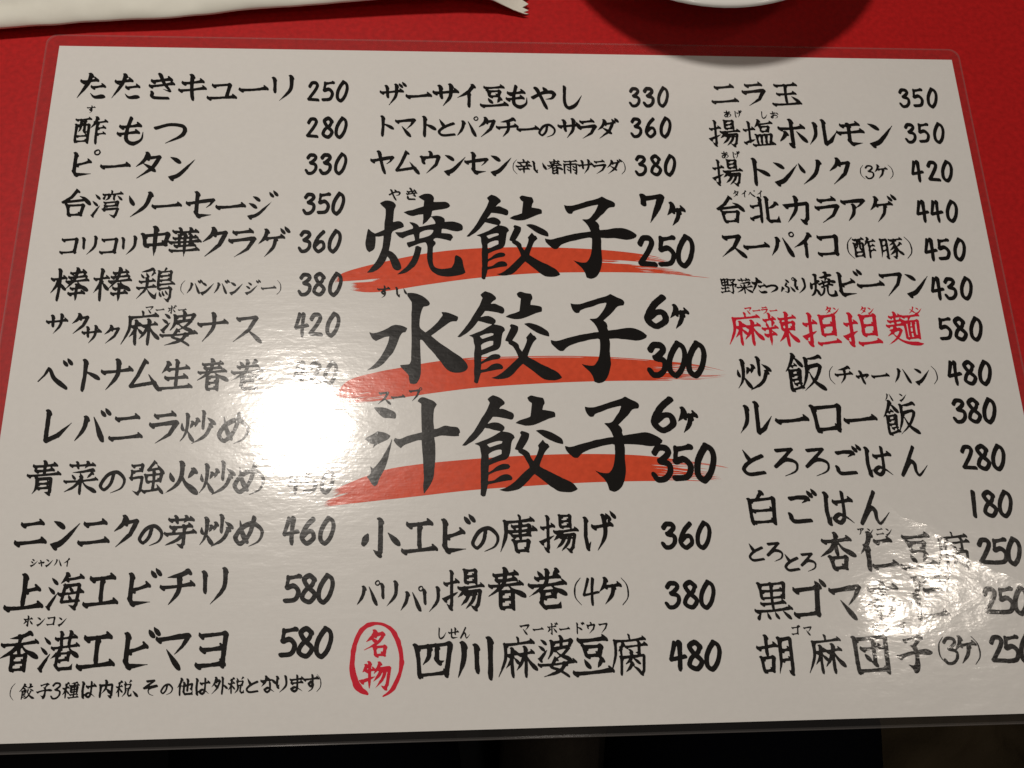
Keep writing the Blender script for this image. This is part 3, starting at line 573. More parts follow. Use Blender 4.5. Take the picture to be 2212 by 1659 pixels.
# every piece of writing on the sheet: part, ink, characters, then centre x, y and size of each character in millimetres on the menu
TEXTS = [
('dish_name', 'black', 'たたきキューリ', [(-193.21, 127.03, 13.37, 13.37), (-178.1, 127.06, 13.43, 13.43), (-162.42, 127.1, 13.5, 13.5), (-148.69, 127.13, 13.56, 13.56), (-135.22, 127.16, 13.61, 13.61), (-121.44, 127.19, 13.67, 13.67), (-108.69, 127.22, 13.72, 13.72)]),
('price', 'black', '250', [(-94.56, 125.92, 9.41, 10.52), (-87.82, 126.02, 9.43, 10.53), (-81.53, 126.12, 9.45, 10.54)]),
('reading', 'black', 'す', [(-192.16, 115.02, 3.82, 3.82)]),
('dish_name', 'black', '酢もつ', [(-191.12, 104.23, 14.38, 14.38), (-173.56, 104.25, 14.46, 14.46), (-156.64, 104.28, 14.53, 14.53)]),
('price', 'black', '280', [(-94.27, 106.79, 9.41, 10.38), (-87.44, 106.88, 9.43, 10.39), (-81.42, 106.95, 9.45, 10.39)]),
('dish_name', 'black', 'ピータン', [(-192.04, 87.28, 13.28, 13.28), (-178.56, 86.99, 13.34, 13.34), (-164.37, 86.69, 13.39, 13.39), (-150.3, 86.39, 13.45, 13.45)]),
('price', 'black', '330', [(-93.62, 88.34, 9.42, 10.24), (-87.38, 88.4, 9.44, 10.25), (-81.01, 88.46, 9.46, 10.26)]),
('dish_name', 'black', '台湾ソーセージ', [(-193.49, 67.94, 13.08, 13.08), (-180.25, 67.85, 13.13, 13.13), (-166.47, 67.76, 13.19, 13.19), (-154.86, 67.68, 13.24, 13.24), (-140.44, 67.58, 13.3, 13.3), (-127.65, 67.49, 13.35, 13.35), (-114.44, 67.4, 13.4, 13.4)]),
('price', 'black', '350', [(-93.71, 68.57, 9.61, 10.29), (-87.57, 68.61, 9.63, 10.3), (-81.41, 68.64, 9.65, 10.31)]),
('dish_name', 'black', 'コリコリ', [(-193.46, 47.93, 8.78, 8.78), (-185.44, 47.95, 8.8, 8.8), (-177.03, 47.98, 8.83, 8.83), (-169.08, 48, 8.85, 8.85)]),
('dish_name', 'black', '中華クラゲ', [(-158.2, 49.84, 13.93, 13.93), (-145.71, 49.74, 13.98, 13.98), (-132.89, 49.65, 14.04, 14.04), (-121.51, 49.56, 14.09, 14.09), (-108.88, 49.46, 14.14, 14.14)]),
('price', 'black', '360', [(-94.75, 50.39, 9.67, 10.22), (-88.69, 50.41, 9.69, 10.23), (-82.32, 50.43, 9.71, 10.23)]),
('dish_name', 'black', '棒棒鶏', [(-191.36, 29.94, 15.59, 15.59), (-174, 30.01, 15.68, 15.68), (-156.07, 30.08, 15.77, 15.77)]),
('dish_name', 'black', '（バンバンジー）', [(-144.96, 28.78, 6.44, 6.44), (-140.16, 28.78, 6.45, 6.45), (-134.88, 28.78, 6.46, 6.46), (-129, 28.78, 6.47, 6.47), (-122.82, 28.78, 6.48, 6.48), (-116.03, 28.78, 6.5, 6.5), (-109.23, 28.78, 6.51, 6.51), (-104.78, 28.78, 6.52, 6.52)]),
('price', 'black', '380', [(-93.86, 30.22, 9.78, 10.17), (-88.19, 30.22, 9.8, 10.18), (-81.33, 30.22, 9.82, 10.19)]),
('dish_name', 'black', 'サク', [(-194.28, 12.38, 9.07, 9.07), (-184.75, 12.36, 9.1, 9.1)]),
('dish_name', 'black', 'サク', [(-179.83, 7.66, 8.14, 8.14), (-171.55, 7.64, 8.16, 8.16)]),
('dish_name', 'black', '麻婆', [(-160.31, 10.36, 15.47, 15.47), (-144.8, 10.31, 15.55, 15.55)]),
('dish_name', 'black', 'ナス', [(-131.16, 10.62, 13.07, 13.07), (-117.08, 10.23, 13.12, 13.12)]),
('reading', 'black', 'マーボー', [(-157.52, 18.84, 3.56, 3.56), (-153.19, 18.83, 3.57, 3.57), (-148.4, 18.82, 3.57, 3.57), (-144.12, 18.82, 3.58, 3.58)]),
('price', 'black', '420', [(-94.68, 11.91, 9.9, 10.15), (-88.86, 11.89, 9.92, 10.16), (-81.74, 11.87, 9.94, 10.17)]),
('dish_name', 'black', 'ベトナム生春巻', [(-192.6, -10.03, 13.21, 13.21), (-179.18, -10.02, 13.27, 13.27), (-167.81, -10.01, 13.32, 13.32), (-156.77, -10, 13.37, 13.37), (-144.32, -9.99, 13.42, 13.42), (-129.81, -9.98, 13.48, 13.48), (-115.8, -9.97, 13.55, 13.55)]),
('price', 'black', '420', [(-94.02, -9.56, 9.73, 9.81), (-88.3, -9.6, 9.75, 9.82), (-81.94, -9.64, 9.77, 9.82)]),
('dish_name', 'black', 'レバニラ炒め', [(-189.03, -31.29, 13.6, 13.6), (-175.39, -31.51, 13.66, 13.66), (-161.69, -31.73, 13.72, 13.72), (-147.02, -31.97, 13.78, 13.78), (-134.13, -32.18, 13.84, 13.84), (-119.64, -32.41, 13.9, 13.9)]),
('dish_name', 'black', '青菜の強火炒め', [(-191.21, -51.89, 13.36, 13.36), (-176.93, -52.13, 13.42, 13.42), (-164.8, -52.33, 13.47, 13.47), (-152.08, -52.55, 13.52, 13.52), (-138.52, -52.78, 13.58, 13.58), (-124.91, -53.01, 13.64, 13.64), (-112.16, -53.22, 13.69, 13.69)]),
('price', 'black', '450', [(-94.4, -54.71, 9.37, 9.11), (-87.98, -54.79, 9.39, 9.11), (-81.54, -54.88, 9.41, 9.12)]),
('dish_name', 'black', 'ニンニクの芽炒め', [(-192.94, -73.19, 12.16, 12.16), (-180.48, -73.3, 12.21, 12.21), (-169.45, -73.39, 12.25, 12.25), (-157.49, -73.5, 12.3, 12.3), (-148.19, -73.58, 12.33, 12.33), (-137.04, -73.68, 12.38, 12.38), (-123.74, -73.8, 12.43, 12.43), (-110.99, -73.91, 12.48, 12.48)]),
('price', 'black', '460', [(-94.81, -74.05, 10.71, 10.24), (-88.07, -74.16, 10.73, 10.24), (-81.01, -74.27, 10.76, 10.25)]),
('reading', 'black', 'シャンハイ', [(-190.45, -84.49, 3.17, 3.17), (-187.75, -84.53, 3.18, 3.18), (-184.98, -84.58, 3.18, 3.18), (-181.74, -84.64, 3.18, 3.18), (-178.33, -84.71, 3.19, 3.19)]),
('dish_name', 'black', '上海エビチリ', [(-192.31, -95.55, 13.38, 13.38), (-177.79, -95.4, 13.44, 13.44), (-164.36, -95.27, 13.51, 13.51), (-149.69, -95.13, 13.57, 13.57), (-136.42, -95, 13.64, 13.64), (-122.79, -94.86, 13.7, 13.7)]),
('price', 'black', '580', [(-93.13, -96.22, 11.16, 10.46), (-87.12, -96.33, 11.18, 10.47), (-80.67, -96.46, 11.21, 10.48)]),
('reading', 'black', 'ホンコン', [(-189.87, -106.02, 3.58, 3.58), (-185.25, -106.12, 3.58, 3.58), (-181.5, -106.2, 3.58, 3.58), (-177.51, -106.29, 3.59, 3.59)]),
('dish_name', 'black', '香港エビマヨ', [(-191.72, -116.89, 14.27, 14.27), (-177.44, -117.06, 14.33, 14.33), (-163.67, -117.22, 14.4, 14.4), (-148.68, -117.4, 14.47, 14.47), (-135.94, -117.56, 14.53, 14.53), (-121.68, -117.73, 14.6, 14.6)]),
('price', 'black', '580', [(-93.66, -115.91, 11.48, 10.58), (-87.45, -116.05, 11.5, 10.58), (-80.64, -116.21, 11.53, 10.59)]),
('tax_note', 'black', '（餃子3種は内税、その他は外税となります）', [(-192.22, -130.93, 5.86, 5.86), (-186.83, -130.91, 5.87, 5.87), (-180.81, -130.9, 5.88, 5.88), (-176.47, -130.89, 5.89, 5.89), (-171.5, -130.88, 5.9, 5.9), (-165.27, -130.86, 5.91, 5.91), (-158.92, -130.85, 5.93, 5.93), (-152.49, -130.84, 5.94, 5.94), (-148.33, -130.83, 5.95, 5.95), (-143.08, -130.81, 5.96, 5.96), (-137.08, -130.8, 5.97, 5.97), (-130.48, -130.79, 5.98, 5.98), (-124.45, -130.77, 6, 6), (-118.12, -130.76, 6.01, 6.01), (-112.06, -130.74, 6.02, 6.02), (-106.27, -130.73, 6.03, 6.03), (-100.48, -130.72, 6.05, 6.05), (-95.54, -130.71, 6.06, 6.06), (-90.01, -130.69, 6.07, 6.07), (-84.76, -130.68, 6.08, 6.08), (-81.73, -130.67, 6.08, 6.08)]),
('dish_name', 'black', 'ザーサイ豆もやし', [(-58.6, 124.78, 12.16, 12.16), (-46.72, 124.73, 12.2, 12.2), (-34.35, 124.67, 12.25, 12.25), (-24.28, 124.62, 12.28, 12.28), (-12.13, 124.57, 12.33, 12.33), (-1.47, 124.52, 12.37, 12.37), (10.76, 124.46, 12.41, 12.41), (23.41, 124.41, 12.46, 12.46)]),
('price', 'black', '330', [(53.56, 125.12, 9.47, 10.36), (60.16, 125.22, 9.49, 10.37), (66.78, 125.32, 9.51, 10.39)]),
('dish_name', 'black', 'トマトとパクチーのサラダ', [(-61.68, 107.93, 10.37, 10.37), (-52.41, 107.91, 10.4, 10.4), (-42.74, 107.89, 10.43, 10.43), (-34.16, 107.87, 10.45, 10.45), (-24.67, 107.85, 10.48, 10.48), (-15.45, 107.82, 10.51, 10.51), (-6.43, 107.8, 10.54, 10.54), (2.99, 107.78, 10.57, 10.57), (11.69, 107.76, 10.6, 10.6), (21.91, 107.74, 10.63, 10.63), (30.27, 107.72, 10.66, 10.66), (39.41, 107.7, 10.69, 10.69)]),
('price', 'black', '360', [(53.24, 108.74, 9.53, 10.29), (59.77, 108.82, 9.55, 10.31), (66.69, 108.91, 9.57, 10.32)]),
('dish_name', 'black', 'ヤムウンセン', [(-62.44, 89.43, 11.32, 11.32), (-51.84, 89.38, 11.35, 11.35), (-41.2, 89.33, 11.39, 11.39), (-30.52, 89.27, 11.43, 11.43), (-20.56, 89.22, 11.46, 11.46), (-9.82, 89.17, 11.5, 11.5)]),
('dish_name', 'black', '（辛い春雨サラダ）', [(-3.55, 87.71, 7.43, 7.43), (0.54, 87.74, 7.43, 7.43), (7.46, 87.78, 7.45, 7.45), (14.47, 87.82, 7.47, 7.47), (21.64, 87.86, 7.48, 7.48), (28.53, 87.9, 7.5, 7.5), (34.91, 87.93, 7.51, 7.51), (41.3, 87.97, 7.53, 7.53), (45.82, 88, 7.54, 7.54)]),
('price', 'black', '380', [(54.03, 88.92, 9.64, 10.26), (60.62, 88.98, 9.66, 10.27), (67.22, 89.04, 9.68, 10.29)]),
('reading', 'black', 'やき', [(-56.94, 73.35, 5.64, 5.64), (-49.49, 73.4, 5.65, 5.65)]),
('dish_name', 'black', '焼', [(-47.64, 53.83, 43.1, 40.03)]),
('dish_name', 'black', '餃', [(-5.27, 53, 40.4, 41.11)]),
('dish_name', 'black', '子', [(29.23, 52.91, 40.83, 40.12)]),
('piece_count', 'black', '7', [(57.52, 66.95, 16.01, 14.03)]),
('piece_count', 'black', 'ケ', [(67.94, 63.97, 9.32, 11.36)]),
('price', 'black', '250', [(53.44, 46.04, 14.23, 14.67), (62.61, 46.07, 14.27, 14.7), (70.7, 46.09, 14.31, 14.72)]),
('reading', 'black', 'すい', [(-60.92, 26.69, 5.57, 5.57), (-53.61, 26.69, 5.58, 5.58)]),
('dish_name', 'black', '水', [(-46.28, 5.84, 41.65, 40.77)]),
('dish_name', 'black', '餃', [(-7.95, 6.27, 43.61, 41.64)]),
('dish_name', 'black', '子', [(30.22, 5.57, 41.38, 40.37)]),
('piece_count', 'black', '6', [(56.05, 17.68, 16.44, 14.56)]),
('piece_count', 'black', 'ケ', [(65.44, 14.78, 9.21, 10.94)]),
('price', 'black', '300', [(54.83, -4.25, 15, 14.86), (62.92, -4.29, 15.04, 14.89), (71.19, -4.33, 15.08, 14.92)]),
('reading', 'black', 'スープ', [(-59.91, -20.29, 5.77, 5.77), (-54.14, -19.78, 5.78, 5.78), (-47.2, -19.17, 5.8, 5.8)]),
('dish_name', 'black', '汁', [(-48.15, -40.45, 38.53, 40.54)]),
('dish_name', 'black', '餃', [(-4.95, -40.59, 46.24, 42.2)]),
('dish_name', 'black', '子', [(33.85, -40.46, 40.44, 40.01)]),
('piece_count', 'black', '6', [(55.59, -28.3, 16.64, 14.51)]),
('piece_count', 'black', 'ケ', [(65.11, -31.23, 9.36, 10.73)]),
('price', 'black', '350', [(53.47, -48.91, 15.48, 14.79), (61.81, -49.01, 15.52, 14.81), (71.04, -49.12, 15.56, 14.84)]),
('dish_name', 'black', '小エビの唐揚げ', [(-60.48, -77.1, 14.67, 14.67), (-45.05, -77.02, 14.74, 14.74), (-30.87, -76.95, 14.81, 14.81), (-19.37, -76.89, 14.87, 14.87), (-6.33, -76.82, 14.93, 14.93), (9.78, -76.74, 15.01, 15.01), (25.21, -76.66, 15.09, 15.09)]),
('price', 'black', '360', [(53.91, -78.25, 11, 10.26), (60.76, -78.37, 11.03, 10.27), (67.62, -78.48, 11.05, 10.29)]),
('dish_name', 'black', 'パリ', [(-64.58, -98.8, 9.34, 9.34), (-56.67, -98.96, 9.37, 9.37)]),
('dish_name', 'black', 'パリ', [(-47.99, -101.26, 9.37, 9.37), (-40.56, -101.41, 9.4, 9.4)]),
('dish_name', 'black', '揚春巻', [(-28.07, -97.75, 15.65, 15.65), (-11.65, -97.89, 15.74, 15.74), (4.5, -98.03, 15.82, 15.82)]),
('piece_count', 'black', '（4ケ）', [(16.02, -99.34, 10.33, 10.33), (21.41, -99.45, 10.34, 10.34), (28.8, -99.59, 10.37, 10.37), (34.95, -99.72, 10.39, 10.39)]),
('price', 'black', '380', [(53.6, -101.38, 11.11, 10.15), (60.32, -101.52, 11.13, 10.17), (67.05, -101.65, 11.16, 10.18)]),
('reading', 'black', 'しせん', [(-36.45, -113.88, 4.15, 4.15), (-31.93, -113.88, 4.16, 4.16), (-27.49, -113.88, 4.16, 4.16)]),
('reading', 'black', 'マーボードウフ', [(-4.75, -112.99, 4.2, 4.2), (0.32, -113.03, 4.21, 4.21), (5.77, -113.07, 4.21, 4.21), (10.5, -113.11, 4.22, 4.22), (15.96, -113.16, 4.23, 4.23), (20.7, -113.19, 4.23, 4.23), (25.46, -113.23, 4.24, 4.24)]),
('dish_name', 'black', '四川麻婆豆腐', [(-39.65, -123.49, 14.89, 14.89), (-23.29, -123.45, 14.97, 14.97), (-7.92, -123.42, 15.05, 15.05), (7.18, -123.39, 15.13, 15.13), (20.91, -123.36, 15.2, 15.2), (34.71, -123.33, 15.27, 15.27)]),
('price', 'black', '480', [(53.63, -124.12, 11.53, 10.32), (60.21, -124.28, 11.55, 10.34), (67.18, -124.44, 11.57, 10.35)]),
('seal_writing', 'crimson', '名', [(-60.97, -117.12, 10.27, 9.6)]),
('seal_writing', 'crimson', '物', [(-60.94, -128.65, 11.21, 10.08)]),
('dish_name', 'black', 'ニラ玉', [(96.1, 127.51, 13.47, 13.47), (110.29, 127.61, 13.52, 13.52), (125.61, 127.71, 13.59, 13.59)]),
('price', 'black', '350', [(182.98, 126.52, 9.42, 10.21), (189.53, 126.61, 9.44, 10.23), (196.45, 126.72, 9.45, 10.25)]),
('reading', 'black', 'あげ', [(96.43, 116.46, 3.87, 3.87), (101.35, 116.52, 3.87, 3.87)]),
('reading', 'black', 'しお', [(113.65, 116.21, 3.89, 3.89), (118.6, 116.27, 3.89, 3.89)]),
('dish_name', 'black', '揚塩ホルモン', [(94.03, 106.26, 14.3, 14.3), (110.11, 106.41, 14.37, 14.37), (125.92, 106.56, 14.44, 14.44), (140.39, 106.7, 14.5, 14.5), (153.85, 106.83, 14.56, 14.56), (168.08, 106.97, 14.63, 14.63)]),
('price', 'black', '350', [(182.77, 107.31, 9.75, 10.43), (189.22, 107.38, 9.77, 10.45), (196.41, 107.47, 9.79, 10.47)]),
('reading', 'black', 'あげ', [(93.12, 94.67, 3.8, 3.8), (98.24, 94.72, 3.81, 3.81)]),
('dish_name', 'black', '揚トンソク', [(93.41, 85.66, 13.74, 13.74), (107.88, 85.89, 13.8, 13.8), (120.34, 86.09, 13.86, 13.86), (131.8, 86.27, 13.91, 13.91), (146.45, 86.51, 13.97, 13.97)]),
('piece_count', 'black', '（3ケ）', [(156.36, 86.44, 7.28, 7.28), (160.07, 86.47, 7.29, 7.29), (165.34, 86.52, 7.3, 7.3), (170.26, 86.56, 7.32, 7.32)]),
('price', 'black', '420', [(182.65, 87.05, 9.92, 10.45), (190.08, 87.12, 9.94, 10.47), (196.81, 87.18, 9.96, 10.49)]),
('reading', 'black', 'タイペイ', [(96.22, 74.67, 3.41, 3.41), (100.04, 74.7, 3.41, 3.41), (103.45, 74.72, 3.42, 3.42), (107.35, 74.75, 3.42, 3.42)]),
('dish_name', 'black', '台北カラアゲ', [(92.54, 66.41, 13.54, 13.54), (108.5, 66.59, 13.61, 13.61), (123.86, 66.76, 13.67, 13.67), (137.57, 66.91, 13.73, 13.73), (149.96, 67.05, 13.79, 13.79), (163.09, 67.19, 13.84, 13.84)]),
('price', 'black', '440', [(181.68, 66.4, 10.07, 10.45), (188.3, 66.43, 10.09, 10.47), (195.48, 66.47, 10.11, 10.49)]),
('dish_name', 'black', 'スーパイコ', [(92.15, 48.94, 12.03, 12.03), (102.86, 49.01, 12.07, 12.07), (114.62, 49.08, 12.11, 12.11), (124.73, 49.15, 12.15, 12.15), (135.56, 49.22, 12.19, 12.19)]),
('dish_name', 'black', '（酢豚）', [(145.22, 48.01, 10.52, 10.52), (152.01, 48.03, 10.54, 10.54), (164.27, 48.06, 10.58, 10.58), (172.47, 48.09, 10.61, 10.61)]),
('price', 'black', '450', [(182.26, 47.23, 10.22, 10.46), (188.44, 47.25, 10.24, 10.48), (195.66, 47.27, 10.26, 10.5)]),
('dish_name', 'black', '野菜たっぷり', [(88.57, 29.52, 7.37, 7.37), (95.48, 29.52, 7.38, 7.38), (101.75, 29.52, 7.4, 7.4), (107.37, 29.52, 7.41, 7.41), (114.65, 29.52, 7.43, 7.43), (120.29, 29.52, 7.44, 7.44)]),
('dish_name', 'black', '焼ビーフン', [(130.71, 30.37, 12.67, 12.67), (142.07, 30.43, 12.71, 12.71), (152.13, 30.49, 12.75, 12.75), (161.88, 30.54, 12.79, 12.79), (173.02, 30.6, 12.83, 12.83)]),
('price', 'black', '430', [(182.1, 28.32, 10.22, 10.31), (188.19, 28.32, 10.24, 10.33), (195.31, 28.32, 10.26, 10.35)]),
('reading', 'crimson', 'マーラー', [(95.92, 18.03, 3.53, 3.53), (99.52, 18.02, 3.53, 3.53), (103.11, 18.02, 3.54, 3.54), (107.05, 18.01, 3.54, 3.54)]),
('reading', 'crimson', 'タン', [(131.39, 17.97, 3.43, 3.43), (134.7, 17.96, 3.44, 3.44)]),
('reading', 'crimson', 'タン', [(146.95, 17.94, 3.45, 3.45), (150.27, 17.94, 3.45, 3.45)]),
('reading', 'crimson', 'メン', [(168.59, 17.91, 3.34, 3.34), (171.73, 17.9, 3.34, 3.34)]),
('dish_name', 'crimson', '麻辣担担麺', [(93.7, 9.25, 15.56, 15.56), (108.65, 9.23, 15.64, 15.64), (126.95, 9.21, 15.72, 15.72), (145.02, 9.19, 15.81, 15.81), (163.53, 9.17, 15.9, 15.9)]),
('price', 'black', '580', [(182.46, 9.12, 10.51, 10.45), (188.93, 9.1, 10.53, 10.47), (196.15, 9.08, 10.55, 10.49)]),
('dish_name', 'black', '炒', [(94.97, -11.03, 15.01, 15.01)]),
('dish_name', 'black', '飯', [(117.29, -10.44, 17.05, 17.05)]),
('dish_name', 'black', '（チャーハン）', [(128.73, -11.7, 8.06, 8.06), (134.22, -11.74, 8.08, 8.08), (142.3, -11.79, 8.1, 8.1), (150.09, -11.84, 8.11, 8.11), (159.51, -11.89, 8.14, 8.14), (168.31, -11.95, 8.16, 8.16), (174.19, -11.98, 8.17, 8.17)]),
('price', 'black', '480', [(182.88, -11.03, 10.63, 10.4), (189.45, -11.07, 10.65, 10.42), (196.36, -11.11, 10.67, 10.44)]),
('reading', 'black', 'ハン', [(152.16, -21.56, 3.87, 3.87), (158.29, -21.61, 3.87, 3.87)]),
('dish_name', 'black', 'ルーロー飯', [(93.63, -30.66, 14.77, 14.77), (109.39, -30.68, 14.84, 14.84), (124.28, -30.69, 14.91, 14.91), (138.6, -30.7, 14.98, 14.98), (155.87, -30.71, 15.06, 15.06)]),
('price', 'black', '380', [(182.15, -27.89, 10.77, 10.4), (188.31, -27.94, 10.79, 10.42), (195.12, -28, 10.81, 10.44)]),
('dish_name', 'black', 'とろろごはん', [(90.75, -48.8, 12.68, 12.68), (104.39, -48.92, 12.74, 12.74), (117.47, -49.04, 12.79, 12.79), (130.28, -49.16, 12.84, 12.84), (143.15, -49.28, 12.89, 12.89), (158.6, -49.42, 12.95, 12.95)]),
('price', 'black', '280', [(182.02, -48.12, 10.87, 10.33), (188.4, -48.19, 10.89, 10.35), (195.11, -48.27, 10.91, 10.37)]),
('dish_name', 'black', '白ごはん', [(92.5, -67.96, 13.79, 13.79), (108.58, -68.16, 13.85, 13.85), (123.6, -68.35, 13.92, 13.92), (138.98, -68.54, 13.98, 13.98)]),
('price', 'black', '180', [(181.2, -67.58, 11.13, 10.41), (187.57, -67.68, 11.15, 10.43), (194.25, -67.77, 11.17, 10.45)]),
('reading', 'black', 'アンニン', [(132.01, -78.04, 3.28, 3.28), (135.85, -78.1, 3.28, 3.28), (139.81, -78.17, 3.29, 3.29), (143.5, -78.23, 3.29, 3.29)]),
('dish_name', 'black', 'とろ', [(88.09, -85.31, 8.2, 8.2), (95.58, -85.44, 8.22, 8.22)]),
('dish_name', 'black', 'とろ', [(102.04, -89.6, 7.87, 7.87), (108.7, -89.72, 7.89, 7.89)]),
('dish_name', 'black', '杏仁豆腐', [(121.21, -85.89, 14.83, 14.83), (137.78, -86.03, 14.9, 14.9), (154.15, -86.17, 14.98, 14.98), (168.9, -86.29, 15.05, 15.05)]),
('price', 'black', '250', [(182.21, -86.85, 11.33, 10.43), (188.48, -86.96, 11.35, 10.45), (194.08, -87.06, 11.37, 10.46)]),
('reading', 'black', 'アンニン', [(150.88, -97.48, 3.24, 3.24), (155.39, -97.39, 3.25, 3.25), (160.47, -97.29, 3.25, 3.25), (164.43, -97.21, 3.26, 3.26)]),
('dish_name', 'black', '黒ゴマ杏仁', [(92.75, -104.43, 14.74, 14.74), (107.09, -104.68, 14.8, 14.8), (122.48, -104.96, 14.87, 14.87), (137.38, -105.22, 14.94, 14.94), (155.14, -105.54, 15.02, 15.02)]),
('price', 'black', '250', [(180.8, -106.22, 11.38, 10.31), (187.25, -106.36, 11.4, 10.33), (193.15, -106.48, 11.43, 10.35)]),
('reading', 'black', 'ゴマ', [(100.51, -115.84, 3.68, 3.68), (105.39, -115.95, 3.69, 3.69)]),
('reading', 'black', 'ダンゴ', [(132.24, -115.51, 3.5, 3.5), (137.46, -115.5, 3.51, 3.51), (142.97, -115.49, 3.52, 3.52)]),
('dish_name', 'black', '胡麻団子', [(91.89, -124.81, 14.75, 14.75), (111.27, -125.09, 14.84, 14.84), (129.41, -125.34, 14.92, 14.92), (146.56, -125.59, 15, 15)]),
('piece_count', 'black', '（3ケ）', [(157.43, -124.57, 10.41, 10.41), (161.27, -124.66, 10.42, 10.42), (167.03, -124.79, 10.44, 10.44), (171.7, -124.9, 10.45, 10.45)]),
('price', 'black', '250', [(180.04, -124.68, 11.44, 10.2), (185.84, -124.82, 11.46, 10.22), (191.93, -124.96, 11.48, 10.24)]),
]
BARS = [([(-81.59, 32.4), (-77.53, 35.86), (-63.63, 40.12), (-42.49, 44.85), (-21.09, 47.26), (4.1, 47.89), (29.43, 47.01), (51.16, 44.68), (65.52, 41.14), (81.03, 34.3)], [(-81.5, 29.73), (-74.49, 27.45), (-63.36, 26.69), (-42.44, 30.12), (-21.26, 33.21), (3.7, 35.4), (28.86, 35.97), (50.54, 35.76), (65.01, 34.75), (80.93, 33.2)]), ([(-80.6, -20.13), (-74.7, -12.88), (-63.21, -9.26), (-51.59, -7.02), (-39.88, -4.85), (-24.15, -3.09), (-8.33, -2.67), (15.56, -2.45), (39.57, -3.41), (63.62, -5.65), (76.4, -7.74), (86.68, -10.66)], [(-80.49, -23.35), (-74.41, -22.59), (-62.95, -21.64), (-51.44, -20.11), (-39.85, -18.42), (-24.29, -16.49), (-8.62, -15.29), (15.07, -14.13), (38.94, -13.62), (62.96, -13.7), (75.88, -13.45), (86.61, -11.34)]), ([(-83.52, -62.85), (-79.98, -58.76), (-62.33, -51.38), (-47.35, -48.48), (-24.61, -46.42), (-1.65, -45.13), (21.49, -44.76), (44.74, -45.66), (64.07, -48.25), (77.2, -50.38), (84.85, -52.44)], [(-83.43, -65.09), (-79.78, -64.55), (-62.1, -62.78), (-47.24, -61.33), (-24.75, -59.06), (-2.02, -57.69), (20.92, -56.61), (44.02, -56.29), (63.35, -56.7), (76.5, -57.65), (84.35, -57.29)])]
SEAL = [(-63.94, -134.98, 0.99), (-67.27, -132.7, 2.83), (-69.27, -128.31, 2.54), (-69.82, -123.58, 1.84), (-69.08, -117.48, 1.7), (-67.09, -112.72, 1.7), (-64.31, -110.36, 1.56), (-60.41, -109.75, 1.13), (-56.46, -111.22, 1.41), (-53.56, -114.74, 1.84), (-51.86, -119.93, 1.7), (-51.52, -124.7, 1.56), (-52.31, -128.73, 1.41), (-54.35, -133.03, 1.56), (-56.41, -134.98, 0.99), (-58.14, -135.93, 0.28)]


menu = tag(empty('laminated_menu', (0, 0, 0)), 'white laminated menu sheet with black brush lettering and three red strokes', 'menu')
Z0 = 0.0008                                             # top of the paper inside the film
PW, PH = 0.210, 0.1485
nx, ny = 84, 60
V = [(-PW + 2 * PW * i / nx, -PH + 2 * PH * j / ny, Z0) for j in range(ny + 1) for i in range(nx + 1)]
Fc = [(j * (nx + 1) + i, j * (nx + 1) + i + 1, (j + 1) * (nx + 1) + i + 1, (j + 1) * (nx + 1) + i) for j in range(ny) for i in range(nx)]
rim = [i for i in range(nx + 1)] + [(j + 1) * (nx + 1) - 1 for j in range(1, ny + 1)] + [ny * (nx + 1) + i for i in range(nx - 1, -1, -1)] + [j * (nx + 1) for j in range(ny - 1, 0, -1)]
b0 = len(V); V += [(V[i][0], V[i][1], 0.00055) for i in rim]
Fc += [(rim[(k + 1) % len(rim)], rim[k], b0 + k, b0 + (k + 1) % len(rim)) for k in range(len(rim))]
Fc.append(tuple(range(b0 + len(rim) - 1, b0 - 1, -1)))
paper = link('paper_sheet', V, Fc, M_PAPER, menu)

# sealed clear margin of the pouch round the paper
def margin():
    n = 10
    outer = rounded_rect(-PW - 0.0064, PW + 0.0046, -PH - 0.0037, PH + 0.0066, 0.005, n)
    V = []; Fc = []; mi = []
    def ring(ins, z, inner=False):
        s = len(V)
        for x, y in outer:
            if inner: V.append((max(-PW - 1e-5, min(PW + 1e-5, x)), max(-PH - 1e-5, min(PH + 1e-5, y)), z))
            else: V.append((x * (1 - ins / 0.21), y * (1 - ins / 0.15), z))
        return s
    m = len(outer)
    rs = [ring(0, 0.00078, True), ring(0.0032, 0.00055), ring(0.0010, 0.00050), ring(0.0003, 0.00046), ring(0, 0.00036), ring(0, 0.00020), ring(0.0004, 0.00012)]
    for k in range(len(rs) - 1):
        for i in range(m):
            j = (i + 1) % m
            Fc.append((rs[k] + j, rs[k] + i, rs[k + 1] + i, rs[k + 1] + j)); mi.append(0 if k < 2 else 1)
    o = link('film_margin', V, Fc, [M_FILM, M_FILM_HIGHLIGHT], menu)
    o.data.polygons.foreach_set('material_index', mi)
    o['label'] = 'clear plastic margin of the laminate round the paper'
    return o
margin()

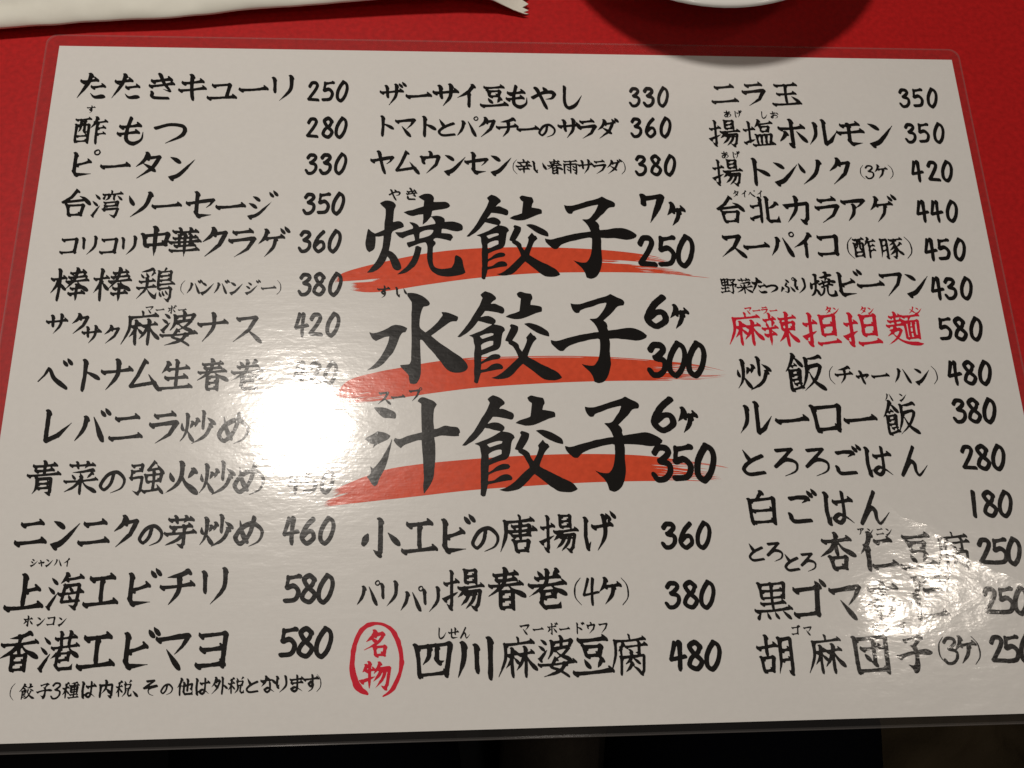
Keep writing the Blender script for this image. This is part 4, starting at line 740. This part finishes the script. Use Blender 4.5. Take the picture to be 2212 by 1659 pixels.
INK = {'black': M_BLACK, 'crimson': M_CRIM}
for ti, (kind, colour, text, chars) in enumerate(TEXTS):
    VV = []; FF = []; base = 0
    z = Z0 + 0.00008 + ti * 4.0e-7
    for ci, (ch, (cx, cy, w, h)) in enumerate(zip(text, chars)):
        big = max(w, h)
        n = 190 if big > 35 else (100 if big > 14 else (84 if big > 9 else 60))
        wm = 1.0
        if kind == 'reading': wm = 1.2
        if ch in DIGITS and kind != 'price': wm = .62 if len(text) > 2 else 1.0
        if kind == 'piece_count' and text == 'ケ': wm = 1.45
        if kind != 'reading' and kind != 'price' and big < 12.5 and ch not in DIGITS: wm *= 1.14
        if ch in '（）' and len(text) > 1: wm *= 1.15
        if kind != 'price' and ch not in DIGITS and ch not in '（）':
            f = .74 if ch == 'の' else (.90 if ord(ch) < 0x3100 else .95)
            if big > 35: f = 1.0
            if ch == 'の': cy -= h * .07
            w *= f; h *= f if ch == 'の' else .95 * (1 if big <= 35 else 1 / .95)
        if kind == 'price': w *= .88
        g, fc = glyph_mesh(ch, n, (ti + ci) % 3, wm, .5 if ch in OUTLINE else 1.0)
        mid = 30 if ch in DIGITS else (20 if ch in '（）、' else 50)
        gx = (cx + (g[:, 0] - mid) * w / 100) / 1000; gy = (cy - (g[:, 1] - 50) * h / 100) / 1000
        VV.append(np.stack([gx, gy, np.full(len(g), z + (ci % 3) * 1.5e-5)], 1))
        FF += [[i + base for i in reversed(p)] for p in fc]
        base += len(g)
    o = link(kind, np.concatenate(VV).tolist(), FF, INK[colour], paper)
    if colour == 'crimson' and kind == 'dish_name': o['label'] = 'dish name written in crimson instead of black'

# three broad dry-brush strokes under the big lettering
def spline_xy(pts, n):
    c = catmull([np.array(p) for p in pts], 24); c = np.array(c)
    d = np.concatenate([[0], np.cumsum(np.linalg.norm(np.diff(c, axis=0), axis=1))])
    t = np.linspace(0, d[-1], n)
    return np.stack([np.interp(t, d, c[:, 0]), np.interp(t, d, c[:, 1])], 1)
for bi, (top, bot) in enumerate(BARS):
    NC, NL = 420, 54
    A = spline_xy(top, NC); B = spline_xy(bot, NC)
    r = random.Random(40 + bi); z = Z0 + 0.00004
    edges = [(j + (r.uniform(-.25, .25) if 0 < j < NL else 0)) / NL for j in range(NL + 1)]
    V = []; Fc = []
    def P(i, e): q = A[i] * (1 - e) + B[i] * e; V.append((q[0] / 1000, q[1] / 1000, z)); return len(V) - 1
    for j in range(NL):
        e = (edges[j] + edges[j + 1]) / 2
        tipr = (0.93, 0.90, 0.91)[bi]
        end = tipr + .07 * math.sin(e * 9 + bi) * r.random() + r.uniform(-.07, .05)
        if bi == 0: end = .90 + .10 * max(0, e - .55) / .45 + r.uniform(-.09, .0) if e < .8 else (1.0 if e > .9 else .95)
        if bi == 0 and .42 < e < .62: end -= .10
        sta = abs(r.gauss(0, .006)) + (.0 if bi == 0 else .035 * r.random() * (e if bi == 1 else .3))
        if bi == 0: sta += .045 if e > .60 else (.10 if e > .52 else 0)
        if bi == 2: sta += .05 if .38 < e < .50 else (.03 if e < .38 else 0)
        i0 = int(max(0, sta) * (NC - 1)); i1 = int(min(1, end) * (NC - 1))
        gaps = []
        for _ in range(r.choice((0, 0, 1, 2))):
            c = r.uniform(.80, .97); gaps.append((c, c + r.uniform(.01, .06)))
        if bi == 1 and e > .55 and r.random() < .5: c = r.uniform(.01, .10); gaps.append((c, c + r.uniform(.01, .04)))
        if bi == 1 and j == 2: gaps.append((.35, .62)); gaps.append((.70, .78))
        if bi == 0 and abs(e - .55) < .02: gaps.append((.70, .78))
        run = None
        for i in range(i0, i1 + 1):
            u = i / (NC - 1); gap = any(a < u < b for a, b in gaps) or i == i1
            if not gap and run is None: run = i
            if gap and run is not None:
                if i - run > 1:
                    tap = 6
                    for k in range(run, i, 1):
                        def ee(q):
                            s = min(1, min(q - run + .3, i - q + .3) / tap); s = 1 if (q == 0) else s
                            return e + (edges[j] - e) * s, e + (edges[j + 1] - e) * s
                        a0, a1 = ee(k); c0, c1 = ee(k + 1)
                        Fc.append((P(k, a1), P(k + 1, c1), P(k + 1, c0), P(k, a0)))
                run = None
    o = link('brush_stroke', V, Fc, M_ORANGE, paper); o['label'] = 'broad orange-red brush stroke with dry streaky ends'

# ring of the round seal
sg = []
pts = [np.array(p[:2]) for p in SEAL]; line = catmull(pts, 8); wl = np.interp(np.linspace(0, len(SEAL) - 1, len(line)), range(len(SEAL)), [p[2] for p in SEAL])
for a, b, ra, rb in zip(line[:-1], line[1:], wl[:-1], wl[1:]): sg.append((*a, *b, ra / 2, rb / 2))
lx = [p[0] for p in SEAL]; ly = [p[1] for p in SEAL]
gx = np.arange(min(lx) - 4, max(lx) + 4, .22); gy = np.arange(min(ly) - 4, max(ly) + 4, .22); X, Y = np.meshgrid(gx, gy); F = np.full(X.shape, 99.)
for ax, ay, bx, by, ra, rb in sg:
    dx, dy = bx - ax, by - ay; t = np.clip(((X - ax) * dx + (Y - ay) * dy) / (dx * dx + dy * dy + 1e-9), 0, 1)
    F = np.minimum(F, np.hypot(X - ax - t * dx, Y - ay - t * dy) - (ra + (rb - ra) * t))
F += smooth_noise(X, Y, 1.6, 3.3) * .10
g, fc = fill(F, gx, gy)
link('seal_ring', [(x / 1000, y / 1000, Z0 + .00006) for x, y in g], fc, M_CRIM, paper)

# ------------------------------------------------------------------ paper chopstick sleeve, top left
def sleeve():
    NU, NV = 150, 40
    us = np.linspace(0, 1, NU)
    V = []; Fc = []
    root = empty('chopstick_sleeve', (-0.20, 0.18, 0))
    xk = [-.330, -.236, -.198, -.158, -.125, -.091, -.057, -.030, -.012, .0035]
    lo = [.1395, .1525, .1568, .1592, .1636, .1668, .1700, .1718, .1716, .1690]
    hi = [.1740, .1890, .1945, .1990, .2030, .2065, .2095, .2110, .2110, .2100]
    for a, u in enumerate(us):
        x = -.330 + u * .3335
        y0 = np.interp(x, xk, lo); y1 = np.interp(x, xk, hi)
        flat = min(1, max(0, (0.0035 - x) / .030)); flat = flat * flat * (3 - 2 * flat)
        lift = .0008 + .0058 * np.interp(x, [-.33, -.236, -.09, -.030, -.012, .0035], [0, .08, .6, 1, .8, .25])
        for b in range(NV):
            t = b / NV * 2 * math.pi
            cy = (y0 + y1) / 2; hy = (y1 - y0) / 2
            c, s = math.cos(t), math.sin(t)
            yy = cy + hy * math.copysign(abs(c) ** .95, c)
            thick = .0055 * flat + .0004
            zz = lift + thick + thick * math.copysign(abs(s) ** .95, s)
            if s > 0:                                          # folds and dents of the paper over the sticks
                n1 = noise.noise(Vector((x * 22, yy * 60, 1.3))); n2 = noise.noise(Vector((x * 70, yy * 150, 4.1)))
                zz += (.0018 * n1 + .0007 * n2) * flat
                fold = yy - (y0 + .010 + .012 * np.interp(x, [-.33, -.236, -.16, -.08], [0, .1, .5, 1.2]))
                zz += .0018 * (1 / (1 + math.exp(-fold * 2500)) - .5) * flat
            xx = x
            if a > NU - 4: xx += (a - (NU - 4)) / 3 * (.0016 if b % 2 else -.0014)
            V.append((xx, yy, max(zz, .0004)))
    for a in range(NU - 1):
        for b in range(NV):
            c = (b + 1) % NV; Fc.append((a * NV + b, (a + 1) * NV + b, (a + 1) * NV + c, a * NV + c))
    Fc.append(tuple(range(NV - 1, -1, -1)))
    o = link('paper_wrapper', V, Fc, M_SLEEVE, root, True); o.matrix_parent_inverse = Matrix.Translation(-root.location)
    return root
tag(sleeve(), 'cream paper chopstick sleeve with a pinked end lying beyond the menu\'s upper left corner', 'chopstick sleeve')

# ------------------------------------------------------------------ white dish at the far edge
def lathe(name, prof, n, m, loc, parent=None):
    V = []; Fc = []
    for r, z in prof:
        for i in range(n): a = 2 * math.pi * i / n; V.append((r * math.cos(a), r * math.sin(a), z))
    for k in range(len(prof) - 1):
        for i in range(n): j = (i + 1) % n; Fc.append((k * n + i, k * n + j, (k + 1) * n + j, (k + 1) * n + i))
    Fc.append(tuple(range(n - 1, -1, -1))); Fc.append(tuple(range((len(prof) - 1) * n, len(prof) * n)))
    o = link(name, V, Fc, m, parent, True); o.location = loc; return o
RB = 0.082
prof = [(.028, .0), (.031, .0), (.033, .001), (.034, .006), (.036, .0075), (.050, .014), (.064, .024), (.073, .0325), (RB - .0006, .0368), (RB, .0380), (RB - .0006, .0390), (RB - .0022, .0393),
        (.0735, .0372), (.070, .0345), (.062, .0265), (.050, .0180), (.036, .0120), (.02, .0095), (.004, .009)]
tag(lathe('bowl', prof, 96, M_CHINA, (0.088, 0.1451 + RB, 0)), 'white china bowl casting a round dark shadow beyond the menu', 'bowl')

# ------------------------------------------------------------------ what lies in the dark below the table's edge
bench = empty('bench', (0, -0.36, -TH))
v, f = box(-0.9, 0.9, -0.60, -0.150, -0.32, -0.27); o = link('seat', v, f, M_SEAT, bench); o.matrix_parent_inverse = Matrix.Translation(-bench.location)
for x in (-0.8, 0.8):
    v, f = box(x - .03, x + .03, -0.56, -0.20, -TH, -0.3205); o = link('leg', v, f, M_LEG, bench); o.matrix_parent_inverse = Matrix.Translation(-bench.location)
tag(bench, 'black padded bench in the dark below the table\'s near edge', 'bench')

def tube(path, rad, n=28, wr=0.004, seed=0.0):
    V = []; Fc = []
    for k, (p, r) in enumerate(zip(path, rad)):
        a = Vector(path[max(0, k - 1)]); b = Vector(path[min(len(path) - 1, k + 1)]); d = (b - a).normalized()
        s = d.cross(Vector((1, 0, 0))).normalized(); q = Vector((1, 0, 0))
        for i in range(n):
            t = 2 * math.pi * i / n; rr = r + wr * noise.noise(Vector((math.cos(t) * 2 + seed, k * .45, math.sin(t) * 2)))
            V.append(tuple(Vector(p) + q * rr * math.cos(t) + s * rr * math.sin(t)))
    for k in range(len(path) - 1):
        for i in range(n): j = (i + 1) % n; Fc.append((k * n + i, k * n + j, (k + 1) * n + j, (k + 1) * n + i))
    Fc.append(tuple(range(n - 1, -1, -1))); Fc.append(tuple(range((len(path) - 1) * n, len(path) * n)))
    return V, Fc
def leg_path(x, spread):
    P = []; Rr = []
    for i in range(16):
        t = i / 15; P.append((x + spread * t, -0.50 + .52 * t, -0.185 + .01 * math.sin(t * 3))); Rr.append(.092 - .024 * t)
    for i in range(1, 8):
        a = i / 7 * math.pi / 2; P.append((x + spread, 0.02 + .07 * math.sin(a), -0.185 - .07 * (1 - math.cos(a)))); Rr.append(.067)
    for i in range(1, 10): P.append((x + spread, 0.09, -0.255 - .042 * i)); Rr.append(.066 - .001 * i)
    return P, Rr
tr = empty('trousers', (0, -0.3, -0.27))
for x, sp, sd in ((-.075, -.05, 0.), (.105, .03, 5.)):
    P_, R_ = leg_path(x, sp); v, f = tube(P_, R_, seed=sd); o = link('trouser_leg', v, f, M_NAVY, tr, True); o.matrix_parent_inverse = Matrix.Translation(-tr.location)
tag(tr, 'dark navy trousers of someone sitting at the table, below the menu\'s lower edge', 'trousers')

def cloth(name, x0, x1, y0, y1, zf, amp, m, seed, th=.003, n=48, freq=26, wob=.006):
    V = []; Fc = []
    for s in (1, 0):
        for j in range(n + 1):
            for i in range(n + 1):
                u = i / n; w = j / n
                x = x0 + (x1 - x0) * u + wob * noise.noise(Vector((w * 6, seed, 0))); y = y0 + (y1 - y0) * w + .006 * noise.noise(Vector((u * 6, seed + 3, 0)))
                q = Vector((x * freq, y * freq, seed)); nz = abs(noise.noise(q)) + .5 * abs(noise.noise(q * 2.1))
                V.append((x, y, zf(u, w) - amp * nz - (0 if s else th)))
    N = (n + 1) ** 2
    for j in range(n):
        for i in range(n):
            a = j * (n + 1) + i; Fc.append((a, a + 1, a + n + 2, a + n + 1)); b = a + N; Fc.append((b + n + 1, b + n + 2, b + 1, b))
    rim = [i for i in range(n + 1)] + [(j + 1) * (n + 1) - 1 for j in range(1, n + 1)] + [n * (n + 1) + i for i in range(n - 1, -1, -1)] + [j * (n + 1) for j in range(n - 1, 0, -1)]
    for k in range(len(rim)): a, b = rim[k], rim[(k + 1) % len(rim)]; Fc.append((b, a, a + N, b + N))
    return link(name, V, Fc, m, None, True)
tag(cloth('jacket', .172, .52, -.52, -.155, lambda u, w: -.115 - .06 * u + .02 * math.sin(u * 5), .075, M_OLIVE, 2.0, freq=15, wob=.03), 'crumpled olive brown jacket lying on the bench at the lower right', 'jacket')
tag(cloth('scarf', -.005, .055, -.50, -.150, lambda u, w: -.125 - .03 * (2 * u - 1) ** 2 - .02 * w, .012, M_GREY, 7.0, n=24), 'dim grey-brown cloth strip lying between the dark trouser legs', 'scarf')
